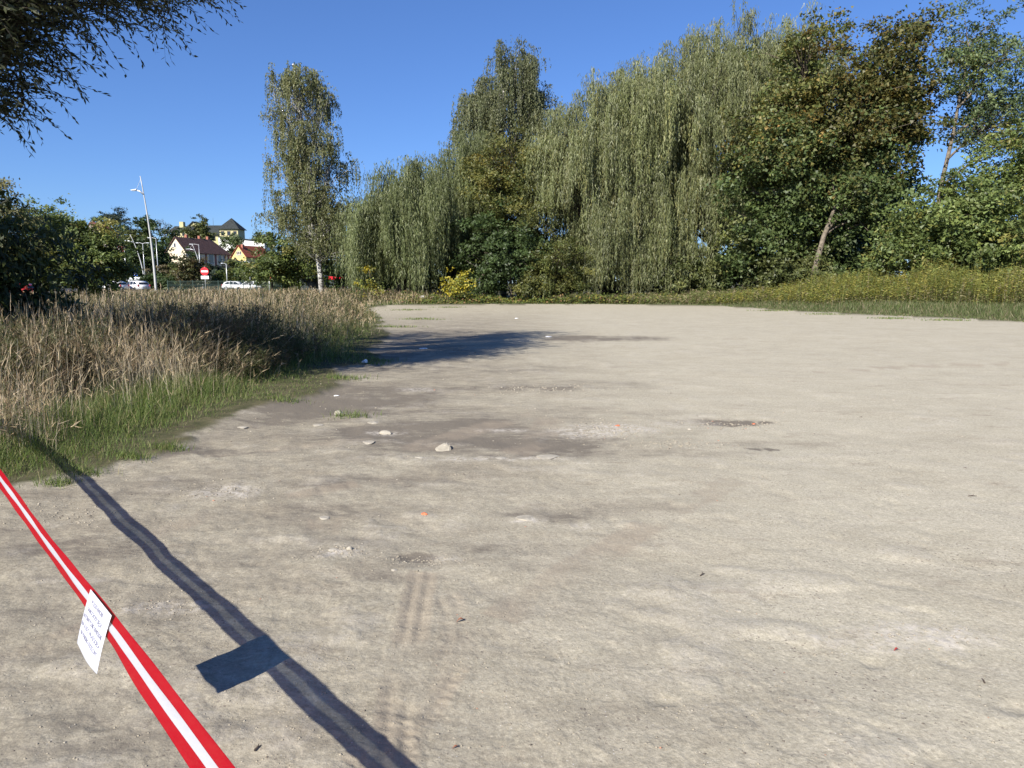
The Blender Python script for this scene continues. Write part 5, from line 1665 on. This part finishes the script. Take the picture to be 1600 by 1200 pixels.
# grey parcel lockers and the glass bus shelter behind the birch
LOCK = mat('locker_grey', (.085, .092, .12), .45, nscale=6, namp=.06); LRED = mat('locker_red', (.60, .015, .03), .4)
f = at(526, 459, 77); zb = lz(f.x, 77); k = 77 / FPX
t = thing('parcel_locker', 'dark grey locker cabinet with red top band behind the birch', 'locker', (f.x, 77, zb), math.radians(4))
hh = at(526, 432, 77).z - zb; wd = 21 * k
MB().box(-wd / 2, wd / 2, 0, .65, 0, hh - .34).build('cabinet', mat('locker_body', (.06, .065, .085), .5), t)
nr, nc = 6, 2
for r_ in range(nr):
    for c_ in range(nc):
        x0 = -wd / 2 + .03 + c_ * (wd - .06) / nc; z0 = .08 + r_ * (hh - .46) / nr
        MB().box(x0 + .012, x0 + (wd - .06) / nc - .012, -.018, -.002, z0 + .014, z0 + (hh - .46) / nr - .014).build('locker_door', LOCK, t)
MB().box(-wd / 2 - .04, wd / 2 + .04, -.12, .75, hh - .338, hh).build('top_band', LRED, t, bevel=.01)

f = at(500, 462, 82); zb = lz(f.x, 82); k = 82 / FPX
t = thing('bus_shelter', 'glass bus shelter with flat pale roof behind the birch trunk', 'bus shelter', (f.x, 82, zb), 0)
hh = at(500, 430.5, 82).z - zb; wd = 46 * k; x0 = -32 * k
MB().box(x0 - .1, x0 + wd + .1, -.9, .9, hh - .12, hh).build('roof', mat('shelter_roof', (.5, .51, .5), .6), t, bevel=.02)
for i in range(4):
    xx = x0 + .05 + i * (wd - .1) / 3
    MB().box(xx - .04, xx + .04, .72, .8, 0, hh - .125).build('post', METAL_D, t)
    if i < 3:
        MB().box(xx + .05, xx + (wd - .1) / 3 - .05, .75, .765, .35, hh - .3).build('glass_pane', mat('shelter_glass', (.05, .06, .06), .1, 0, .5), t)
for xx in (x0 + .05, x0 + wd - .05):
    MB().box(xx - .04, xx + .04, -.75, -.67, 0, hh - .125).build('post', METAL_D, t)
MB().box(x0 + .4, x0 + wd - .4, .3, .65, .42, .47).build('seat', mat('seat_wood', (.2, .13, .07), .7), t)
f = at(544, 459, 80)
o = MB().tube([(0, 0, 0), (0, 0, .82), (0, 0, .9)], [.06, .06, .03], 10).build('white_bollard', METAL_W, None)
o.location = (f.x, 80, lz(f.x, 80)); tag(o, 'short white bollard right of the grey lockers', 'bollard')


# low mesh fence between meadow and road
def fence():
    Y = 84
    x0, x1 = at(262, 445, Y).x, at(440, 445, Y).x
    t = thing('road_fence', 'low dark green mesh fence between the dry grass and the road', 'fence', ((x0 + x1) / 2, Y, lz((x0 + x1) / 2, Y)))
    m = mat('fence_green', (.03, .06, .05), .5)
    w = x1 - x0; n = 9
    for i in range(n + 1):
        xx = -w / 2 + i * w / n
        MB().box(xx - .03, xx + .03, -.03, .03, 0, 1.55).build('post', m, t)
        if i < n:
            g = MB()
            for zz in (.1, .55, 1.0, 1.45):
                g.box(xx + .035, xx + w / n - .035, -.012, .012, zz - .015, zz + .015)
            for j in range(1, 20):
                xj = xx + j * w / n / 20
                g.box(xj - .006, xj + .006, -.006, .006, .08, 1.47)
            g.build('mesh_panel', m, t)


fence()

# ------------------------------------------------------------------ houses on the slope
GLASS = mat('window_glass', (.025, .03, .04), .1, 0, .6)


def roof_mat(name, rgb):
    if name in MATS: return MATS[name]
    m = mat(name, rgb, .85, 0, .2, nscale=1.6, namp=.22)
    nt = m.node_tree; p = nt.nodes['Principled BSDF']
    tc = nt.nodes.new('ShaderNodeTexCoord'); wv = nt.nodes.new('ShaderNodeTexWave'); wv.bands_direction = 'Z'
    wv.inputs['Scale'].default_value = 2.4; wv.inputs['Distortion'].default_value = .6
    bp = nt.nodes.new('ShaderNodeBump'); bp.inputs['Strength'].default_value = .6; bp.inputs['Distance'].default_value = .05
    nt.links.new(tc.outputs['Object'], wv.inputs['Vector']); nt.links.new(wv.outputs['Fac'], bp.inputs['Height']); nt.links.new(bp.outputs[0], p.inputs['Normal'])
    return m


def window(t, face, c, z0, z1, w, fm, wd=None, ln=None):
    """face '-y' gable, '+x' right side: frame and pane standing slightly proud of the wall"""
    if face == '-y':
        fr = MB().box(c - w / 2 - .1, c + w / 2 + .1, -.05, -.004, z0 - .1, z1 + .1).build('window', fm, t)
        MB().box(c - w / 2, c + w / 2, -.075, -.052, z0, z1).build('pane', GLASS, fr)
        MB().box(c - w / 2 - .16, c + w / 2 + .16, -.16, -.054, z0 - .2, z0 - .104).build('sill', fm, fr)
    else:
        fr = MB().box(wd + .004, wd + .05, c - w / 2 - .1, c + w / 2 + .1, z0 - .1, z1 + .1).build('window', fm, t)
        MB().box(wd + .052, wd + .075, c - w / 2, c + w / 2, z0, z1).build('pane', GLASS, fr)
        MB().box(wd + .054, wd + .16, c - w / 2 - .16, c + w / 2 + .16, z0 - .2, z0 - .104).build('sill', fm, fr)


def house(name, label, x, y, rz, w, l, eave, ridge, wall_m, roof_m, zb, hip=0., over=.35, chim=(), gwin=(), swin=(), trim=None):
    """gable end on local -y (x from 0 to w), ridge along y; zb = world height of the foot; heights measured from the foot"""
    t = thing(name, label, 'house', (x, y, zb), rz)
    mb = MB(); mb.prism([(0, -3), (w, -3), (w, eave), (w / 2, ridge - .12), (0, eave)], 'y', 0, l)
    if hip:
        mb = MB()
        mb.add([(0, 0, -3), (w, 0, -3), (w, l, -3), (0, l, -3), (0, 0, eave), (w, 0, eave), (w, l, eave), (0, l, eave), (w / 2, 0, ridge - .12), (w / 2, l - hip, ridge - .12)],
               [(0, 1, 5, 8, 4), (1, 2, 6, 5), (2, 3, 7, 6), (3, 0, 4, 7), (5, 6, 9, 8), (6, 7, 9), (7, 4, 8, 9), (3, 2, 1, 0)])
    mb.build('wall', wall_m, t)
    s = (ridge - eave) / (w / 2)
    th = .22
    r = MB()
    ez = eave - s * over
    if hip:
        for off in (0,):
            A = [(-over, -over, ez), (w / 2, -over, ridge), (w / 2, l - hip, ridge), (-over, l + over, ez), (w + over, -over, ez), (w + over, l + over, ez)]
            B = [(a, b_, c - th) for a, b_, c in A]
            n = 6
            r.add(A + B, [(0, 1, 2, 3), (1, 4, 5, 2), (3, 2, 5), (6, 9, 8, 7), (7, 8, 11, 10), (9, 11, 8), (0, 3, 9, 6), (3, 5, 11, 9), (5, 4, 10, 11), (4, 1, 7, 10), (1, 0, 6, 7)])
    else:
        prof = [(-over, ez), (w / 2, ridge), (w + over, ez), (w + over, ez - th), (w / 2, ridge - th), (-over, ez - th)]
        r.prism(prof, 'y', -over, l + over)
    rf = r.build('roof', roof_m, t)
    for cx, cy, ch in chim:
        zz = ridge - abs(cx - w / 2) * s
        MB().box(cx - .35, cx + .35, cy - .35, cy + .35, zz - .6, ridge + ch).build('chimney', mat('chimney_brick', (.33, .13, .09), .9, nscale=6, namp=.2), rf)
    fm = trim or mat('window_frame', (.62, .6, .56), .6)
    for c, z0, z1, ww in gwin: window(t, '-y', c, z0, z1, ww, fm)
    for c, z0, z1, ww in swin: window(t, '+x', c, z0, z1, ww, fm, wd=w)
    return t


CREAM = mat('plaster_cream', (.70, .60, .44), .9, nscale=.8, namp=.08)
OCHRE = mat('plaster_ochre', (.46, .38, .26), .9, nscale=.8, namp=.12)
YELW = mat('plaster_yellow', (.66, .53, .22), .9, nscale=.6, namp=.08)
YELG = mat('plaster_lemon', (.48, .44, .24), .9, nscale=.6, namp=.08)
ROOF_B = roof_mat('roof_brown', (.125, .072, .06)); ROOF_R = roof_mat('roof_red', (.30, .085, .05)); ROOF_G = roof_mat('roof_slate', (.035, .04, .04)); ROOF_P = roof_mat('roof_faded', (.27, .11, .09))
WHITEW = mat('plaster_white', (.72, .72, .70), .9, nscale=.5, namp=.05); GREYW = mat('plaster_grey', (.33, .29, .26), .9, nscale=.8, namp=.15)

# cream house with brown roof
Y = 210; p0 = at(262, 415, Y)
zb = 4.3
hs = house('cream_house', 'long cream house with brown tiled roof behind the no entry sign', p0.x, Y, math.radians(-14), 6.4, 20.5, 6.6, 10.6, CREAM, ROOF_B, zb, hip=4.5, over=.4,
           chim=((2.6, 5.5, .9), (2.6, 11.3, .9), (2.8, 14.9, .9)), gwin=((2.9, 7.6, 8.7, .5),),
           swin=((2.2, 3.4, 5.6, 1.3), (4.3, 3.4, 5.6, 1.0), (11.2, 3.2, 5.8, 1.9), (15.4, 3.2, 5.8, 1.3), (17.7, 3.2, 5.8, 1.3), (15.2, .5, 1.5, 1.), (17.4, .5, 1.5, 1.)))
for yy in (8.8, 13.3, 19.6):
    MB().box(6.404, 6.46, yy - .45, yy + .45, 2.5, 6.2).build('brick_pilaster', mat('brick_band', (.24, .10, .08), .9, nscale=5, namp=.15), hs)
MB().box(6.404, 6.5, 8, 20.4, 2.2, 2.45).build('string_course', mat('brick_band'), hs)
# yellow house with red roof
Y = 232; p0 = at(363, 415, Y)
house('yellow_house', 'small yellow house with red tiled roof right of the cream house', p0.x, Y, math.radians(-20), 5.6, 11.5, 5.6, 9.0, YELW, ROOF_R, 4.6, hip=0, over=.35,
      gwin=((1.4, 2.9, 3.9, .5), (2.2, 2.9, 3.9, .5), (3.6, 2.9, 3.9, .5), (4.4, 2.9, 3.9, .5), (2.2, 6.0, 7.0, .4), (2.9, 6.0, 7.0, .4), (3.6, 6.0, 7.0, .4)), chim=((3.4, 1.2, .3),))
# lemon yellow hotel on the hill, with tower
Y = 300; kk = Y / FPX
zb = 12.0
p0 = at(270, 400, Y)
t = thing('hilltop_hotel', 'lemon yellow hotel with slate roofs and pointed corner tower on the hill', 'hotel', (p0.x, Y, zb))
def zz(v): return at(300, v, Y).z - zb
def blk(u0, u1, v_e, v_r, y0, dep, gable=False, nwin=3):
    x0, x1 = (u0 - 270) * kk, (u1 - 270) * kk
    MB().box(x0, x1, y0, y0 + dep, -3, zz(v_e)).build('wall', YELG, t)
    e, r_ = zz(v_e), zz(v_r)
    if gable:
        MB().prism([(x0 + .05, e - .02), (x1 - .05, e - .02), ((x0 + x1) / 2, r_ - .25)], 'y', y0 + .02, y0 + dep).build('gable', YELG, t)
        MB().prism([(x0 - .5, e - .2), ((x0 + x1) / 2, r_), (x1 + .5, e - .2), (x1 + .5, e - .5), ((x0 + x1) / 2, r_ - .35), (x0 - .5, e - .5)], 'y', y0 - .5, y0 + dep + .5).build('roof', ROOF_G, t)
    else:
        MB().prism([(y0 - .6, e - .15), (y0 + dep / 2, r_), (y0 + dep + .6, e - .15), (y0 + dep + .6, e - .4), (y0 + dep / 2, r_ - .4), (y0 - .6, e - .4)], 'x', x0 - .5, x1 + .5).build('roof', ROOF_G, t)
    for fl in range(2):
        for i in range(nwin):
            xc = x0 + (i + .5) * (x1 - x0) / nwin
            z1 = zz(v_e) - .7 - fl * 2.9
            fr = MB().box(xc - .6, xc + .6, y0 - .05, y0 - .004, z1 - 1.6, z1).build('window', mat('dark_frame', (.12, .08, .06), .6), t)
            MB().box(xc - .48, xc + .48, y0 - .075, y0 - .052, z1 - 1.48, z1 - .12).build('pane', GLASS, fr)
blk(270, 300, 360, 352, 0, 9, nwin=4)
blk(288, 304, 353, 344, 5, 8, True, 2)
blk(302, 346, 366, 350, 1.5, 11, nwin=5)
MB().box((278 - 270) * kk, (284 - 270) * kk, 3, 5, zz(356), zz(345.5)).build('chimney_stack', YELG, t)
xa, xb = (347 - 270) * kk, (375 - 270) * kk
MB().box(xa, xb, -2, 5.5, -3, zz(358.5)).build('tower_wall', YELG, t)
cx, cy = (xa + xb) / 2, 1.75; e = zz(358.5)
MB().add([(xa - .8, -2.8, e), (xb + .8, -2.8, e), (xb + .8, 6.3, e), (xa - .8, 6.3, e), (cx, cy, zz(340))], [(0, 1, 4), (1, 2, 4), (2, 3, 4), (3, 0, 4), (3, 2, 1, 0)]).build('tower_roof', ROOF_G, t)
for i in range(3):
    xc = xa + (i + .5) * (xb - xa) / 3
    fr = MB().box(xc - .7, xc + .7, -2.05, -2.004, e - 2.6, e - .8).build('window', mat('dark_frame'), t)
    MB().box(xc - .55, xc + .55, -2.075, -2.052, e - 2.45, e - .95).build('pane', GLASS, fr)
for u, v in ((306, 341), (326, 341.5)):
    MB().tube([((u - 270) * kk, 6, zz(352)), ((u - 270) * kk, 6, zz(v - 3))], [.07, .04], 5).build('antenna', METAL_D, t)
# white hall
Y = 285; kk = Y / FPX
p0 = at(342, 386, Y); zb = 9.
t = thing('white_hall', 'long low white hall with dark roof edge below the pointed tower', 'building', (p0.x, Y, zb))
x1 = (412 - 342) * kk
za, zc = at(342, 370, Y).z - zb, at(412, 378, Y).z - zb
MB().prism([(0, -3), (x1, -3), (x1, zc), (0, za)], 'y', 0, 12).build('wall', WHITEW, t)
MB().prism([(-.3, za + .02), (x1 + .3, zc + .02), (x1 + .3, zc + .4), (-.3, za + .4)], 'y', -.4, 12.4).build('roof', ROOF_G, t)
for i in range(5):
    xx = 5 + i * 2.6
    fr = MB().box(xx, xx + 1.5, -.05, -.004, 3.2, 4.4).build('window', mat('dark_frame'), t)
    MB().box(xx + .1, xx + 1.4, -.075, -.052, 3.3, 4.3).build('pane', GLASS, fr)
# houses on the left ridge
Y = 290; p0 = at(139, 400, Y)
house('ridge_house', 'pale house with faded red roof at the left end of the ridge', p0.x, Y, math.radians(-30), 6, 7, 9.5, 12.4, GREYW, ROOF_P, 13.2, hip=0, chim=((2.5, 1.5, .8), (3.5, 5, .6)), gwin=((1.8, 6.5, 8, .9), (4.2, 6.5, 8, .9)), swin=((2, 6.5, 8, .9), (5, 6.5, 8, .9)))
Y = 250; p0 = at(158, 420, Y)
house('ridge_house', 'grey house with pink roof edge under the dark pine', p0.x, Y, math.radians(-35), 6, 9, 7.5, 9.8, GREYW, ROOF_P, 8.2, hip=0, gwin=((1.8, 4.5, 6, .9), (4.2, 4.5, 6, .9)), swin=((2.5, 4.5, 6, .9), (6, 4.5, 6, .9)))
Y = 200; p0 = at(183, 425, Y)
house('ridge_house', 'low shed with dark red roof behind the small bent lamp', p0.x, Y, math.radians(-30), 4, 6, 4.0, 5.4, GREYW, roof_mat('roof_wine', (.2, .04, .04)), 6.3, hip=0, gwin=((2, 2.0, 3.0, .8),))


# trees on the slope
def slope_tree(label, u, v_top, v_bot, hw, Y, pal, name='slope_tree', ncl=90, nl=34, leaf=(.6, .42), cl=1.0, flat=.6, grp='trees on the slope', lobes=None, cat='tree', rt=.25, **kw):
    k = Y / FPX
    zc = (v_top + v_bot) / 2; hv = (v_bot - v_top) / 2
    b = at(u, v_bot, Y)
    zb = min(b.z, lz(b.x, Y))
    tr = [(b.x, Y, zb - .3), (b.x, Y, zb + (at(u, zc, Y).z - zb) * .6), (b.x + .2, Y, at(u, v_top + hv * .6, Y).z)]
    if lobes is None:
        lobes = [lobe(u, zc + hv * .1, Y, hw, hv * .85), lobe(u - hw * .45, zc + hv * .3, Y - .5, hw * .6, hv * .6), lobe(u + hw * .45, zc + hv * .2, Y - .5, hw * .6, hv * .6), lobe(u, zc - hv * .45, Y, hw * .55, hv * .5)]
    return broadleaf(name, label, tr, lobes, ncl, nl, leaf, pal, cat=cat, cl=cl, flat=flat, rt=rt, group=grp, shell=.35, twigs=.15, **kw)


PINE = [((.022, .034, .02), 4), ((.03, .045, .026), 3)]
BROWNG = [((.10, .075, .035), 3), ((.07, .07, .026), 3), ((.05, .06, .022), 2)]
slope_tree('dark pine standing highest on the left ridge', 190, 328, 398, 22, 235, PINE, name='pine_tree', ncl=110, nl=46, leaf=(.7, .2), cl=1.5, flat=.3,
           lobes=[lobe(176, 338, 235, 7, 9), lobe(183, 356, 235, 17, 11), lobe(195, 362, 235, 22, 12), lobe(186, 347, 235, 15, 9), lobe(206, 374, 235, 20, 10), lobe(178, 372, 235, 14, 10)])
slope_tree('round crowned dark tree right of the pine, behind the tallest lamp', 232, 331, 400, 18, 225, DARKG)
slope_tree('lower olive tree between the pine and the round crown', 208, 345, 395, 14, 220, OLIVE)
slope_tree('broad dark tree left of the cream gable', 262, 352, 425, 18, 215, DARKG)
slope_tree('dark mass of leaves left of the tallest lamp foot', 222, 366, 442, 20, 175, DARKG, ncl=140)
slope_tree('green tree in front of the low shed', 192, 392, 442, 14, 185, OLIVE)
slope_tree('tall dark tree just left of the cream gable wall', 248, 372, 440, 16, 180, DARKG)
slope_tree('weeping olive tree in front of the hotel', 313, 342, 378, 16, 265, OLIVE, ncl=110)
slope_tree('pale grey green tree in front of the pointed tower', 362, 357, 408, 15, 255, ASH, ncl=90)
slope_tree('small dark tree at the right end of the white hall', 402, 366, 380, 9, 300, OLIVE, ncl=40)
slope_tree('reddish brown shrub below the cream gable', 257, 412, 444, 12, 135, BROWNG, name='slope_bush', cat='bush', ncl=70, leaf=(.4, .3), cl=.7)
slope_tree('brown tinged thuja in front of the cream house', 300, 402, 445, 14, 125, BROWNG, name='thuja_tree', ncl=110, leaf=(.4, .25), cl=.7)
slope_tree('dark green thuja beside the cream gable', 283, 408, 445, 11, 130, OLIVE, name='thuja_tree', ncl=90, leaf=(.4, .25), cl=.7)
slope_tree('narrow dark spruce in front of the cream house windows', 303, 385, 430, 6, 190, DARKG, name='thuja_tree', ncl=70, leaf=(.5, .25), cl=.7)
slope_tree('clipped dark hedge below the cream house', 337, 417, 434, 16, 170, PINE, name='hedge', cat='hedge', ncl=80, cl=.9)
slope_tree('bright green round shrub right of the no entry sign', 346, 426, 446, 6, 130, SHRUB, name='slope_bush', cat='bush', ncl=50, leaf=(.35, .25), cl=.5)
slope_tree('yellow green bush below the yellow house', 367, 410, 446, 12, 125, OLIVE, name='slope_bush', cat='bush', ncl=90, leaf=(.4, .28), cl=.6)
slope_tree('dark bush behind the thin grey mast', 384, 415, 446, 10, 122, DARKG, name='slope_bush', cat='bush', ncl=70, leaf=(.4, .28), cl=.6)
slope_tree('olive bush left of the yellowish young tree', 402, 405, 446, 13, 118, OLIVE, name='slope_bush', cat='bush', ncl=100, leaf=(.4, .28), cl=.6)
slope_tree('tall hedge behind the grey lockers and the bus shelter', 505, 404, 452, 34, 96, DARKG, name='hedge', cat='hedge', ncl=170, leaf=(.36, .26), cl=.75)
slope_tree('hedge behind the grass left of the bus shelter', 440, 410, 452, 30, 100, OLIVE, name='hedge', cat='hedge', ncl=150, leaf=(.36, .26), cl=.75)
slope_tree('dark tree in the gap behind the low shed', 150, 372, 430, 22, 200, DARKG)
slope_tree('broad dark tree behind the red car', 40, 395, 446, 50, 100, DARKG, ncl=160, leaf=(.35, .25), cl=.8)
slope_tree('low dark hedge along the road at the foot of the lamps', 255, 430, 448, 45, 128, DARKG, name='hedge', cat='hedge', ncl=150, leaf=(.4, .28), cl=.6)


# leafless tree behind the ridge
def bare_tree():
    Y = 240; b = at(262, 390, Y)
    base = Vector((b.x, Y, lz(b.x, Y)))
    t = thing('bare_tree', 'leafless grey tree against the sky left of the hotel', 'tree', base, 0, 'trees on the slope')
    top = at(262, 338, Y).z - base.z
    trunk = MB(); trunk.tube([(0, 0, 0), (0, 0, top * .4), (.2, 0, top * .6)], [.3, .22, .14], 8)
    trunk.build('trunk', BARK_G, t, smooth=True)
    mb = MB(); r0 = random.Random(4)
    def grow(p, d, L, r, lv):
        e = p + d * L
        mb.tube([p, p.lerp(e, .5) + Vector((r0.uniform(-.1, .1), 0, .1)) * L * .3, e], [r, r * .8, r * .5], 4, cap=False)
        if lv:
            for _ in range(4):
                grow(p.lerp(e, r0.uniform(.45, 1)), (d + Vector((r0.uniform(-.8, .8), r0.uniform(-.8, .8), r0.uniform(-.2, .5)))).normalized(), L * r0.uniform(.5, .75), r * .55, lv - 1)
    for i in range(6):
        a = i * 1.05
        grow(Vector((0, 0, top * (.38 + .04 * i))), Vector((math.cos(a) * .7, math.sin(a) * .5, .8)).normalized(), top * .22, .11, 3)
    mb.build('branches', BARK_G, t)


bare_tree()
